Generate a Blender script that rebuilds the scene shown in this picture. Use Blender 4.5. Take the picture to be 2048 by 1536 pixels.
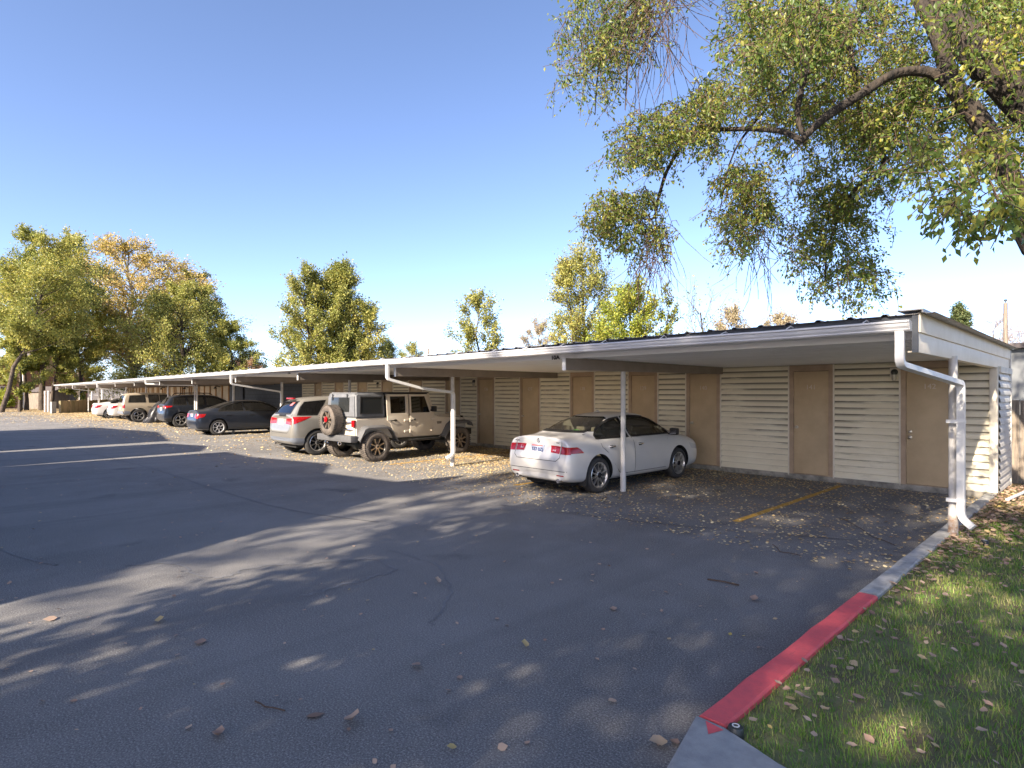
import bpy, bmesh, math, random
import numpy as np
from mathutils import Vector, Matrix
from mathutils.bvhtree import BVHTree
R = math.radians
for o in list(bpy.data.objects): bpy.data.objects.remove(o)
scene = bpy.context.scene
col = scene.collection
random.seed(7); rng = np.random.default_rng(11)

# ---------------------------------------------------------------- camera
YAW = 46.08; HCAM = 1.70; FPX = 1162.0
cd = bpy.data.cameras.new('camera'); cam = bpy.data.objects.new('camera', cd); col.objects.link(cam)
cam.location = (0, 0, HCAM); cam.rotation_euler = (R(90), 0, R(YAW))
cd.sensor_width = 36; cd.lens = FPX / 2048 * 36; cd.shift_y = 17 / 2048
cd.clip_start = 0.05; cd.clip_end = 3000
scene.camera = cam
# ---------------------------------------------------------------- sky and sun
SUN_EL, SUN_AZ = 30.0, 172.0        # azimuth clockwise from +Y
world = bpy.data.worlds.new('World'); scene.world = world; world.use_nodes = True
wn = world.node_tree.nodes; wl = world.node_tree.links
bg = wn['Background']
sky = wn.new('ShaderNodeTexSky'); sky.sky_type = 'NISHITA'; sky.sun_disc = False
sky.sun_elevation = R(SUN_EL); sky.sun_rotation = R(SUN_AZ)
sky.air_density = 0.62; sky.dust_density = 2.2; sky.ozone_density = 2.2; sky.altitude = 1300
wb_ = wn.new('ShaderNodeMix'); wb_.data_type = 'RGBA'; wb_.blend_type = 'MULTIPLY'; wb_.inputs[0].default_value = 1; wb_.inputs[7].default_value = (.97, .90, .895, 1)
wl.new(sky.outputs[0], wb_.inputs[6]); wl.new(wb_.outputs[2], bg.inputs[0]); bg.inputs[1].default_value = 0.145
sd = bpy.data.lights.new('sun', 'SUN'); sun = bpy.data.objects.new('sun', sd); col.objects.link(sun)
sd.energy = 5.0; sd.angle = R(0.53); sd.color = (1.0, 0.87, 0.70)
a = R(SUN_AZ); e = R(SUN_EL)
sdir = Vector((math.sin(a) * math.cos(e), math.cos(a) * math.cos(e), math.sin(e)))
sun.rotation_euler = sdir.to_track_quat('Z', 'Y').to_euler(); sun.location = sdir * 60
scene.view_settings.view_transform = 'Standard'; scene.view_settings.look = 'None'
scene.view_settings.gamma = 1.0; scene.view_settings.exposure = 1.66
scene.render.engine = 'CYCLES'
scene.cycles.max_bounces = 8; scene.cycles.transparent_max_bounces = 16

# ---------------------------------------------------------------- helpers
_s, _c = math.sin(R(YAW)), math.cos(R(YAW))
def ray(x):
    r = (x - 1024) / FPX
    return (r * _c - _s, r * _s + _c)
def px(x, y, t):
    """world point seen at photo pixel (x, y) at distance t along the view axis"""
    a, b = ray(x)
    return Vector((t * a, t * b, HCAM - (y - 785) / FPX * t))
def tag(o, label=None, cat=None, group=None, kind=None):
    if label: o['label'] = label
    if cat: o['category'] = cat
    if group: o['group'] = group
    if kind: o['kind'] = kind
    return o
def empty(name, loc=(0, 0, 0), rz=0, label=None, cat=None, group=None):
    o = bpy.data.objects.new(name, None); col.objects.link(o)
    o.location = loc; o.rotation_euler = (0, 0, rz); o.empty_display_size = 0.2
    return tag(o, label, cat, group)
def link(name, me, mats, parent=None):
    o = bpy.data.objects.new(name, me); col.objects.link(o)
    for m in (mats if isinstance(mats, (list, tuple)) else [mats]): me.materials.append(m)
    if parent: o.parent = parent
    return o
def np_mesh(name, V, F, mats, parent=None, smooth=False, mi=None):
    V = np.asarray(V, dtype=np.float32); F = np.asarray(F, dtype=np.int32)
    me = bpy.data.meshes.new(name)
    me.vertices.add(len(V)); me.vertices.foreach_set('co', V.ravel())
    k = F.shape[1]
    me.loops.add(F.size); me.loops.foreach_set('vertex_index', F.ravel())
    me.polygons.add(len(F)); me.polygons.foreach_set('loop_start', np.arange(0, F.size, k, dtype=np.int32))
    if mi is not None: me.polygons.foreach_set('material_index', np.asarray(mi, dtype=np.int32))
    if smooth: me.polygons.foreach_set('use_smooth', np.ones(len(F), dtype=bool))
    me.update(calc_edges=True); me.validate()
    return link(name, me, mats, parent)
def copy_tree(o, parent=None):
    c = o.copy(); col.objects.link(c)
    if parent: c.parent = parent
    for ch in [q for q in bpy.data.objects if q.parent == o]: copy_tree(ch, c)
    return c

class MB:
    def __init__(s): s.v = []; s.f = []; s.m = []; s.off = (0, 0, 0)
    def add(s, vs, fs, mi=0):
        b = len(s.v); ox, oy, oz = s.off
        s.v += [(p[0] + ox, p[1] + oy, p[2] + oz) for p in vs]
        s.f += [tuple(b + i for i in f) for f in fs]; s.m += [mi] * len(fs); return s
    def box(s, x0, x1, y0, y1, z0, z1, mi=0):
        if x0 > x1: x0, x1 = x1, x0
        if y0 > y1: y0, y1 = y1, y0
        if z0 > z1: z0, z1 = z1, z0
        vs = [(x0, y0, z0), (x1, y0, z0), (x1, y1, z0), (x0, y1, z0), (x0, y0, z1), (x1, y0, z1), (x1, y1, z1), (x0, y1, z1)]
        return s.add(vs, [(0, 3, 2, 1), (4, 5, 6, 7), (0, 1, 5, 4), (1, 2, 6, 5), (2, 3, 7, 6), (3, 0, 4, 7)], mi)
    def prism(s, poly, axis, a, b, mi=0):
        n = len(poly)
        def P(u, v, w):
            return (w, u, v) if axis == 'x' else ((u, w, v) if axis == 'y' else (u, v, w))
        vs = [P(u, v, a) for u, v in poly] + [P(u, v, b) for u, v in poly]
        fs = [tuple(range(n - 1, -1, -1)), tuple(range(n, 2 * n))] + [(i, (i + 1) % n, n + (i + 1) % n, n + i) for i in range(n)]
        return s.add(vs, fs, mi)
    def tube(s, pts, rad, n=8, mi=0, cap=True, flat=None):
        """round tube, or rectangular (flat=(wu,wv)) along a polyline"""
        pts = [Vector(p) for p in pts]; k = len(pts)
        if not isinstance(rad, (list, tuple)): rad = [rad] * k
        vs = []; up0 = None
        for i, p in enumerate(pts):
            d = (pts[min(i + 1, k - 1)] - pts[max(i - 1, 0)])
            if d.length < 1e-9: d = Vector((0, 0, 1))
            d.normalize()
            if up0 is None:
                up0 = Vector((1, 0, 0)) if abs(d.x) < .8 else Vector((0, 1, 0))
            u = (up0 - d * up0.dot(d)).normalized(); up0 = u; w = d.cross(u)
            if flat:
                for su, sw in ((-1, -1), (1, -1), (1, 1), (-1, 1)): vs.append(p + u * su * flat[0] / 2 + w * sw * flat[1] / 2)
            else:
                for j in range(n):
                    a = 2 * math.pi * j / n; vs.append(p + (u * math.cos(a) + w * math.sin(a)) * rad[i])
        m = 4 if flat else n
        fs = []
        for i in range(k - 1):
            for j in range(m):
                fs.append((i * m + j, i * m + (j + 1) % m, (i + 1) * m + (j + 1) % m, (i + 1) * m + j))
        if cap: fs += [tuple(range(m - 1, -1, -1)), tuple((k - 1) * m + j for j in range(m))]
        return s.add(vs, fs, mi)
    def lathe(s, prof, c, axis='x', n=28, mi=0, closed=False):
        """prof: list of (axial, radius) ; ring around axis through c"""
        vs = []; k = len(prof)
        for (u, r) in prof:
            for j in range(n):
                a = 2 * math.pi * j / n; p, q = r * math.cos(a), r * math.sin(a)
                vs.append((c[0] + u, c[1] + p, c[2] + q) if axis == 'x' else ((c[0] + p, c[1] + u, c[2] + q) if axis == 'y' else (c[0] + p, c[1] + q, c[2] + u)))
        fs = []
        for i in range(k if closed else k - 1):
            i2 = (i + 1) % k
            for j in range(n): fs.append((i * n + j, i * n + (j + 1) % n, i2 * n + (j + 1) % n, i2 * n + j))
        return s.add(vs, fs, mi)
    def build(s, name, mats, parent=None, smooth=None, bevel=0):
        me = bpy.data.meshes.new(name); me.from_pydata([tuple(p) for p in s.v], [], s.f)
        me.polygons.foreach_set('material_index', s.m)
        bm = bmesh.new(); bm.from_mesh(me); bmesh.ops.recalc_face_normals(bm, faces=bm.faces)
        if bevel: bmesh.ops.bevel(bm, geom=[e for e in bm.edges if len(e.link_faces) == 2 and e.calc_face_angle(0) > .6], offset=bevel, segments=2, affect='EDGES', profile=.6)
        bm.to_mesh(me); bm.free()
        o = link(name, me, mats, parent)
        if smooth or bevel:
            me.polygons.foreach_set('use_smooth', [True] * len(me.polygons)); me.set_sharp_from_angle(angle=R(smooth or 35))
        return o

# ---------------------------------------------------------------- materials
def nt(m):
    m.use_nodes = True; return m.node_tree.nodes, m.node_tree.links
def mat(name, c, rough=.6, metal=0, var=.0, vscale=3, bump=0, bscale=60, spec=.5, coat=0, c2=None, stretch=None, detail=6, space='Object'):
    m = bpy.data.materials.new(name); N, L = nt(m); b = N['Principled BSDF']
    b.inputs['Base Color'].default_value = (*c, 1); b.inputs['Roughness'].default_value = rough
    b.inputs['Metallic'].default_value = metal; b.inputs['Specular IOR Level'].default_value = spec
    if coat: b.inputs['Coat Weight'].default_value = coat; b.inputs['Coat Roughness'].default_value = .04
    tc = N.new('ShaderNodeTexCoord'); src = tc.outputs[space]
    if stretch:
        mp = N.new('ShaderNodeMapping'); mp.inputs['Scale'].default_value = stretch; L.new(src, mp.inputs[0]); src = mp.outputs[0]
    if var or c2:
        n = N.new('ShaderNodeTexNoise'); n.inputs['Scale'].default_value = vscale; n.inputs['Detail'].default_value = detail; n.inputs['Roughness'].default_value = .62
        L.new(src, n.inputs['Vector'])
        r = N.new('ShaderNodeValToRGB'); cc = c2 or tuple(x * (1 - var) for x in c)
        r.color_ramp.elements[0].position = .36; r.color_ramp.elements[0].color = (*cc, 1)
        r.color_ramp.elements[1].position = .64; r.color_ramp.elements[1].color = (*c, 1)
        L.new(n.outputs[0], r.inputs[0]); L.new(r.outputs[0], b.inputs['Base Color'])
    if bump:
        n = N.new('ShaderNodeTexNoise'); n.inputs['Scale'].default_value = bscale; n.inputs['Detail'].default_value = 4
        L.new(src, n.inputs['Vector'])
        bp = N.new('ShaderNodeBump'); bp.inputs['Strength'].default_value = 1; bp.inputs['Distance'].default_value = bump
        L.new(n.outputs[0], bp.inputs['Height']); L.new(bp.outputs[0], b.inputs['Normal'])
    return m
def math_node(N, L, op, a, b=None, v=None):
    n = N.new('ShaderNodeMath'); n.operation = op
    for i, q in enumerate((a, b)):
        if q is None: continue
        if isinstance(q, (int, float)): n.inputs[i].default_value = q
        else: L.new(q, n.inputs[i])
    return n.outputs[0]
def mix_col(N, L, fac, a, b, blend='MIX'):
    n = N.new('ShaderNodeMix'); n.data_type = 'RGBA'; n.blend_type = blend
    for i, q in ((0, fac), (6, a), (7, b)):
        if isinstance(q, (int, float)): n.inputs[i].default_value = q
        elif isinstance(q, tuple): n.inputs[i].default_value = (*q, 1)
        else: L.new(q, n.inputs[i])
    return n.outputs[2]
def noise(N, L, src, scale, detail=5, rough=.6, stretch=None):
    if stretch:
        mp = N.new('ShaderNodeMapping'); mp.inputs['Scale'].default_value = stretch; L.new(src, mp.inputs[0]); src = mp.outputs[0]
    n = N.new('ShaderNodeTexNoise'); n.inputs['Scale'].default_value = scale; n.inputs['Detail'].default_value = detail; n.inputs['Roughness'].default_value = rough
    L.new(src, n.inputs['Vector']); return n.outputs[0]
def ramp(N, L, src, stops):
    r = N.new('ShaderNodeValToRGB'); el = r.color_ramp.elements
    while len(el) < len(stops): el.new(.5)
    for e_, (p, c) in zip(el, stops):
        e_.position = p; e_.color = (*c, 1) if isinstance(c, tuple) else (c, c, c, 1)
    L.new(src, r.inputs[0]); return r.outputs[0]
def leaf_mat(name, cols, trans=.35, rough=.55, nscale=.5):
    """cols: list of leaf colours picked per leaf, with broad patches of the lighter ones"""
    m = bpy.data.materials.new(name); N, L = nt(m); b = N['Principled BSDF']; out = N['Material Output']
    g = N.new('ShaderNodeNewGeometry'); tc = N.new('ShaderNodeTexCoord')
    n = noise(N, L, tc.outputs['Object'], nscale, 2)
    f = math_node(N, L, 'ADD', math_node(N, L, 'MULTIPLY', g.outputs['Random Per Island'], .62), math_node(N, L, 'MULTIPLY', math_node(N, L, 'SUBTRACT', n, .28), .9))
    k = len(cols); stops = [(.04 + .92 * i / (k - 1), c) for i, c in enumerate(cols)]
    c = ramp(N, L, f, stops)
    L.new(c, b.inputs['Base Color']); b.inputs['Roughness'].default_value = rough; b.inputs['Specular IOR Level'].default_value = .35
    t = N.new('ShaderNodeBsdfTranslucent')
    hs = N.new('ShaderNodeHueSaturation'); hs.inputs['Value'].default_value = 1.5; hs.inputs['Saturation'].default_value = 1.1; L.new(c, hs.inputs['Color']); L.new(hs.outputs[0], t.inputs[0])
    mx = N.new('ShaderNodeMixShader'); mx.inputs[0].default_value = trans; L.new(b.outputs[0], mx.inputs[1]); L.new(t.outputs[0], mx.inputs[2]); L.new(mx.outputs[0], out.inputs[0])
    return m
def glass_mat(name, tint, refl=.09):
    m = bpy.data.materials.new(name); N, L = nt(m); N.remove(N['Principled BSDF']); out = N['Material Output']
    t = N.new('ShaderNodeBsdfTransparent'); t.inputs[0].default_value = (*tint, 1)
    g = N.new('ShaderNodeBsdfGlossy'); g.inputs['Roughness'].default_value = .03; g.inputs[0].default_value = (.95, .97, 1, 1)
    lw = N.new('ShaderNodeFresnel'); lw.inputs[0].default_value = 1.5
    f = math_node(N, L, 'ADD', lw.outputs[0], refl - .04)
    mx = N.new('ShaderNodeMixShader'); L.new(f, mx.inputs[0]); L.new(t.outputs[0], mx.inputs[1]); L.new(g.outputs[0], mx.inputs[2]); L.new(mx.outputs[0], out.inputs[0])
    return m

M = {}
# asphalt
def asphalt():
    m = bpy.data.materials.new('asphalt'); N, L = nt(m); b = N['Principled BSDF']; tc = N.new('ShaderNodeTexCoord'); P = tc.outputs['Object']
    big = noise(N, L, P, .22, 5, .65); mid = noise(N, L, P, 1.3, 6, .6); fine = noise(N, L, P, 95, 3, .7); grit = noise(N, L, P, 260, 2, .8)
    c = ramp(N, L, big, [(.3, (.092, .088, .086)), (.7, (.185, .177, .168))])
    c = mix_col(N, L, ramp(N, L, mid, [(.44, 0.), (.66, .6)]), c, (.21, .203, .198))
    wear = noise(N, L, P, .5, 4, .7, (1, .15, 1))
    c = mix_col(N, L, ramp(N, L, wear, [(.52, 0.), (.72, .5)]), c, (.068, .066, .068))
    c = mix_col(N, L, ramp(N, L, fine, [(.50, 0.), (.66, .85)]), c, (.36, .35, .335))
    c = mix_col(N, L, ramp(N, L, fine, [(.30, .75), (.44, 0.)]), c, (.030, .030, .035))
    c = mix_col(N, L, ramp(N, L, grit, [(.60, 0.), (.70, .9)]), c, (.46, .44, .41))
    spots = noise(N, L, P, 5.5, 2, .4); c = mix_col(N, L, ramp(N, L, spots, [(.73, 0.), (.80, .4)]), c, (.07, .068, .07))
    trk = noise(N, L, P, .8, 3, .6, (1.4, .08, 1)); c = mix_col(N, L, ramp(N, L, trk, [(.30, .45), (.46, 0.)]), c, (.075, .074, .078))
    # stains
    st = noise(N, L, P, .9, 3, .5); c = mix_col(N, L, ramp(N, L, st, [(.66, 0.), (.74, .5)]), c, (.05, .05, .054))
    L.new(c, b.inputs['Base Color']); L.new(ramp(N, L, mid, [(.3, .72), (.7, .9)]), b.inputs['Roughness'])
    b.inputs['Specular IOR Level'].default_value = .35
    bp = N.new('ShaderNodeBump'); bp.inputs['Distance'].default_value = .006; bp.inputs['Strength'].default_value = .9
    L.new(math_node(N, L, 'ADD', fine, math_node(N, L, 'MULTIPLY', grit, .5)), bp.inputs['Height']); L.new(bp.outputs[0], b.inputs['Normal'])
    return m
M['asphalt'] = asphalt()
M['earth'] = mat('earth', (.22, .16, .10), .95, var=.45, vscale=.6, bump=.02, bscale=8, c2=(.10, .08, .05))
M['soil'] = mat('lawn soil', (.17, .19, .07), .95, vscale=2.2, bump=.02, bscale=30, c2=(.12, .095, .055))
M['concrete'] = mat('concrete', (.42, .40, .37), .85, vscale=7, c2=(.30, .29, .275), bump=.003, bscale=120, detail=10)
M['curb'] = mat('curb concrete', (.42, .41, .39), .88, vscale=9, c2=(.26, .26, .25), bump=.004, bscale=90, detail=10)
M['redpaint0'] = mat('red curb paint', (.66, .085, .095), .6, vscale=14, c2=(.46, .085, .085), bump=.003, bscale=90, detail=10)
def chipped(name, c1, c2, under, th):
    m = bpy.data.materials.new(name); N, L = nt(m); b = N['Principled BSDF']; tc = N.new('ShaderNodeTexCoord'); P = tc.outputs['Object']
    c = mix_col(N, L, ramp(N, L, noise(N, L, P, 6, 8, .7), [(.35, 0.), (.65, 1.)]), c1, c2)
    sc = noise(N, L, P, 3, 6, .7, (4, .7, 4)); c = mix_col(N, L, ramp(N, L, sc, [(.60, 0.), (.72, .55)]), c, (.16, .07, .075))
    ch = noise(N, L, P, 26, 6, .75); c = mix_col(N, L, ramp(N, L, ch, [(th, 0.), (th + .03, .9)]), c, under)
    L.new(c, b.inputs['Base Color']); b.inputs['Roughness'].default_value = .7
    bp = N.new('ShaderNodeBump'); bp.inputs['Distance'].default_value = .004; L.new(noise(N, L, P, 90, 5, .7), bp.inputs['Height']); L.new(bp.outputs[0], b.inputs['Normal'])
    return m
M['redpaint'] = chipped('red curb paint chipped', (.86, .115, .12), (.66, .10, .11), (.34, .30, .28), .665)
M['line'] = mat('yellow road paint', (.62, .34, .04), .8, vscale=16, c2=(.30, .20, .05), bump=.002, bscale=200, detail=10)
M['tar'] = mat('tar crack sealer', (.085, .085, .09), .6, var=.2)
def siding():
    m = bpy.data.materials.new('vinyl siding'); N, L = nt(m); b = N['Principled BSDF']; tc = N.new('ShaderNodeTexCoord'); P = tc.outputs['Object']
    base = ramp(N, L, noise(N, L, P, 1.1, 4), [(.3, (.72, .65, .49)), (.7, (.82, .76, .60))])
    # mould and soot that settles in broken streaks under each lap
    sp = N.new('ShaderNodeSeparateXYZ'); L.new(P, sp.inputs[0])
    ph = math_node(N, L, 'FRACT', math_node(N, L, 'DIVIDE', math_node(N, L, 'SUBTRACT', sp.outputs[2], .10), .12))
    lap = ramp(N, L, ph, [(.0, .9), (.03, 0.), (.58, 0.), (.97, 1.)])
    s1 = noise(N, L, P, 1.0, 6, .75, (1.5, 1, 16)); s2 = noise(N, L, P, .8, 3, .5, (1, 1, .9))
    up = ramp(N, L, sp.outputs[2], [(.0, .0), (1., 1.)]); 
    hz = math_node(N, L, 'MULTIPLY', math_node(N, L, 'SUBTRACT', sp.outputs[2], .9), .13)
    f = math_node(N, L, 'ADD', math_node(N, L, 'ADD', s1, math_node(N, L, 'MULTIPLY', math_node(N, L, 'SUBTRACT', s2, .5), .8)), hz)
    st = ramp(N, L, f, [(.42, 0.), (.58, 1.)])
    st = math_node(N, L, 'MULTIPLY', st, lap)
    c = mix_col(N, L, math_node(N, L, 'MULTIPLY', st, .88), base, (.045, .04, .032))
    lap_shade = math_node(N, L, 'MULTIPLY', ramp(N, L, ph, [(.0, 1.), (.05, 0.), (.90, 0.), (.97, 1.)]), ramp(N, L, s1, [(.3, .15), (.6, .55)]))  # shadow of the lap joint painted as a thin dark line, varied by streak noise
    c = mix_col(N, L, lap_shade, c, (.16, .13, .095))
    g = ramp(N, L, noise(N, L, P, 1.0, 5, .7, (3, 1, 9)), [(.55, 0.), (.8, .3)])
    c = mix_col(N, L, g, c, (.2, .17, .12))
    L.new(c, b.inputs['Base Color']); b.inputs['Roughness'].default_value = .55
    return m
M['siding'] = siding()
M['white_siding'] = mat('white siding', (.62, .60, .55), .5, var=.22, vscale=3, detail=8)
M['trim'] = mat('cream trim', (.72, .66, .55), .5, var=.12, vscale=6)
M['door'] = mat('tan door paint', (.53, .405, .255), .6, var=.14, vscale=2.5, bump=.0015, bscale=300, detail=8)
M['frame'] = mat('tan frame paint', (.45, .33, .23), .55, var=.2, vscale=5)
M['base'] = mat('foundation concrete', (.36, .33, .28), .9, vscale=5, c2=(.15, .14, .12), bump=.004, bscale=60)
M['steel'] = mat('brushed knob metal', (.55, .5, .42), .3, metal=1)
M['numeral'] = mat('door numeral metal', (.62, .54, .45), .45, metal=.2)
M['lampdark'] = mat('lamp housing', (.03, .035, .035), .4)
M['lampglass'] = mat('lamp glass', (.45, .42, .35), .15, spec=.8)
M['white'] = mat('white enamel', (.72, .71, .69), .38, var=.10, vscale=9, detail=8)
M['post'] = mat('painted steel post', (.58, .56, .54), .42, vscale=7, c2=(.46, .44, .42), detail=9)
M['rust'] = mat('rust flecked post foot', (.55, .53, .50), .6, vscale=16, c2=(.30, .17, .09), detail=9)
M['deck'] = mat('painted steel deck', (.86, .85, .83), .5, vscale=1.6, c2=(.80, .79, .77), stretch=(.3, 3, 1), detail=8)
M['beam'] = mat('painted beam', (.27, .225, .19), .5, vscale=3, c2=(.22, .185, .155), detail=8)
M['fascia'] = mat('cream fascia', (.86, .77, .64), .5, vscale=2.5, c2=(.76, .67, .54), detail=8)
M['roofmetal'] = mat('galvanised roof', (.36, .34, .33), .45, metal=.5, var=.4, vscale=5)
M['gutter'] = mat('aluminium gutter', (.74, .73, .73), .33, metal=.15, vscale=5, c2=(.58, .58, .60), stretch=(.6, 1, 12), detail=9)
M['black'] = mat('stencil black', (.015, .014, .013), .6)
M['bark'] = mat('grey brown bark', (.048, .036, .027), .95, vscale=6, c2=(.016, .013, .011), bump=.12, bscale=10, stretch=(1, 1, .35), detail=9)
M['bark_pale'] = mat('pale bark', (.30, .25, .20), .95, vscale=5, c2=(.13, .10, .08), bump=.03, bscale=9)
M['bark_dark'] = mat('dark bark', (.10, .075, .055), .95, vscale=5, c2=(.04, .03, .025), bump=.03, bscale=9)
M['twig'] = mat('twig', (.12, .075, .05), .9, var=.4, vscale=20)
M['greywall'] = mat('grey blockwork paint', (.070, .078, .095), .8, vscale=4, c2=(.05, .056, .07), bump=.003, bscale=40)
M['batten'] = mat('cream boards', (.52, .44, .33), .7, vscale=2, c2=(.44, .36, .26))
M['battenwood'] = mat('bare wooden batten', (.42, .25, .11), .75, vscale=3, c2=(.28, .16, .07), stretch=(1, 1, .2))
M['fencewood'] = mat('weathered fence boards', (.27, .22, .17), .9, vscale=4, c2=(.12, .10, .085), stretch=(6, 6, .5), detail=9, bump=.004, bscale=30)
M['brick'] = None
def brick(name, c1, c2, mortar, scale=1.0, bw=.22, rh=.075):
    m = bpy.data.materials.new(name); N, L = nt(m); b = N['Principled BSDF']; tc = N.new('ShaderNodeTexCoord')
    sp = N.new('ShaderNodeSeparateXYZ'); L.new(tc.outputs['Object'], sp.inputs[0])
    cb = N.new('ShaderNodeCombineXYZ'); L.new(math_node(N, L, 'ADD', sp.outputs[0], sp.outputs[1]), cb.inputs[0]); L.new(sp.outputs[2], cb.inputs[1])
    br = N.new('ShaderNodeTexBrick'); br.inputs['Color1'].default_value = (*c1, 1); br.inputs['Color2'].default_value = (*c2, 1); br.inputs['Mortar'].default_value = (*mortar, 1)
    br.inputs['Scale'].default_value = scale; br.inputs['Brick Width'].default_value = bw; br.inputs['Row Height'].default_value = rh; br.inputs['Mortar Size'].default_value = .012
    L.new(cb.outputs[0], br.inputs['Vector']); L.new(br.outputs[0], b.inputs['Base Color']); b.inputs['Roughness'].default_value = .9
    return m
M['brick'] = brick('red brick', (.25, .085, .045), (.33, .13, .07), (.30, .22, .17))
M['blocks'] = brick('grey painted blocks', (.085, .095, .115), (.075, .084, .102), (.05, .056, .068), 1, .4, .2)
M['tanwall'] = mat('tan stucco', (.50, .38, .25), .9, var=.15)
M['shingle'] = mat('grey shingle roof', (.13, .11, .11), .9, var=.4, vscale=6)
M['paleroof'] = mat('pale far roof', (.36, .33, .31), .9, var=.15)
M['window'] = mat('window pane', (.022, .024, .025), .08, spec=.6)
def leaf_cols(*a): return list(a)
L_NEAR = leaf_mat('elm leaves', [(.06, .11, .028), (.10, .155, .038), (.15, .195, .048), (.24, .25, .055), (.42, .36, .07)], .45, .4, 1.1)
L_GREEN = leaf_mat('green leaves', [(.08, .12, .03), (.15, .185, .045), (.25, .26, .06), (.45, .39, .09)], .35, .5, .35)
L_OLIVE = leaf_mat('olive leaves', [(.11, .14, .04), (.21, .23, .06), (.33, .32, .085), (.54, .45, .13)], .35, .5, .35)
L_GOLD = leaf_mat('golden leaves', [(.16, .17, .04), (.34, .29, .08), (.54, .40, .14), (.64, .46, .22)], .35, .5, .25)
L_YELL = leaf_mat('yellow green leaves', [(.10, .15, .03), (.20, .25, .04), (.34, .36, .06), (.52, .46, .09)], .4, .5, .8)
L_PALE = leaf_mat('pale dry leaves', [(.22, .19, .10), (.38, .32, .20), (.50, .42, .28)], .3, .6, .8)
L_ROSE = leaf_mat('rusty dry leaves', [(.25, .14, .08), (.42, .26, .16), (.52, .38, .26)], .3, .6, .8)
L_DARK = leaf_mat('evergreen needles', [(.035, .06, .025), (.06, .09, .03), (.13, .14, .05)], .2, .6, .8)
L_LITTER = leaf_mat('dry fallen leaves', [(.34, .18, .08), (.52, .36, .17), (.68, .54, .29), (.76, .67, .44)], .12, .7, .9)
L_LITTER2 = leaf_mat('pale fallen leaves', [(.20, .12, .08), (.36, .24, .18), (.50, .36, .26), (.50, .38, .10)], .12, .7, .9)
L_GRASS = leaf_mat('grass blades', [(.08, .17, .03), (.13, .26, .045), (.21, .32, .065), (.36, .36, .12), (.54, .46, .25)], .35, .5, 1.6)

SHADE = [(-2.7, -6.4, 8.6, 1.7, .45, 6500), (-1.1, -11.5, 13.6, 2.9, .40, 7600), (3.4, -11.5, 13.6, 3.2, .48, 3500), (1.2, -15.0, 16.5, 3.2, .55, 3600), (-.4, -17.0, 18.0, 2.7, .62, 3200), (6.8, -8.0, 13.0, 3.4, .40, 5000), (-4.4, -18.0, 16.0, 2.0, .5, 1500), (2.2, -4.6, 7.6, 2.1, .5, 3000)]
SHADOW_ROOFS = [[(-5.5, 2.85), (-5.86, 3.5), (-6.9, 5.76), (-7.5, 7.14), (-8.0, 6.24), (-10.15, 6.0), (-11.4, 6.47), (-14.4, 6.0), (-16.2, 6.0)],
        [(-16.9, 5.7), (-18.5, 6.1), (-20.6, 5.7)], [(-21.6, 5.9), (-27, 6.4), (-33, 5.6)]]  # roof outlines of the unseen blocks, drawn to cast the shadow edges

# ================================================================ ground
def sheet(name, poly, z, m, kind='structure'):
    mb = MB(); mb.add([(x, y, z) for x, y in poly], [tuple(range(len(poly)))])
    o = mb.build(name, m); o['kind'] = kind; return o
sheet('ground', [(-900, -600), (600, -600), (600, 1200), (-900, 1200)], -.03, M['earth'])
sheet('parking_lot', [(-66, -30), (3, -30), (3, -9), (-1.05, 2.56), (-1.46, 2.67), (-1.46, 12.2), (-62, 12.2), (-66, 9)], 0, M['asphalt'])
sheet('lawn', [(-1.325, 2.60), (-1.0, 2.35), (6, 1.2), (6.0, -9), (30, -9), (30, 30), (-1.325, 30)], .05, M['soil'])
def curb(name, x0, x1, y0, y1, m, h=.085):
    mb = MB(); n = max(2, int((y1 - y0) / .25)); rr = random.Random(int(y0 * 10))
    prof = [(x0 - .0, -.02), (x0 + .012, h - .018), (x0 + .03, h), (x1 - .012, h), (x1, h - .012), (x1, -.02)]
    vs = []
    for i in range(n + 1):
        y = y0 + (y1 - y0) * i / n; jx = rr.uniform(-.006, .006); jz = rr.uniform(-.003, .003)
        for u, w in prof: vs.append((u + (jx if u < x0 + .02 else 0), y, w + (jz if w > .03 else 0)))
    k = len(prof); fs = [(i * k + j, i * k + j + 1, (i + 1) * k + j + 1, (i + 1) * k + j) for i in range(n) for j in range(k - 1)]
    fs += [tuple(range(k)), tuple(n * k + j for j in range(k))]
    mb.add(vs, fs); o = mb.build(name, m, smooth=30); o['kind'] = 'structure'; return o
curb('kerb', -1.47, -1.31, 2.70, 5.30, M['redpaint'])
curb('kerb', -1.47, -1.31, 5.306, 12.0, M['curb'])
# walkway slab that meets the kerb at the bottom of the view
mb = MB(); mb.prism([(.9, -9), (6, -9), (6, 1.62), (-1.02, 2.60), (-1.31, 2.69), (-1.46, 2.69), (-1.345, 2.22), (-1.12, 1.4), (-.6, 0), (.2, -3)], 'z', -.02, .083)
o = mb.build('pavement', M['concrete'], bevel=.012); o['kind'] = 'structure'
mb = MB(); mb.add([(-1.40, 2.672, .0845), (-1.30, 2.66, .0845), (-1.335, 2.575, .0845)], [(0, 1, 2)])
o = mb.build('road_marking', M['redpaint']); o['kind'] = 'structure'
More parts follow.
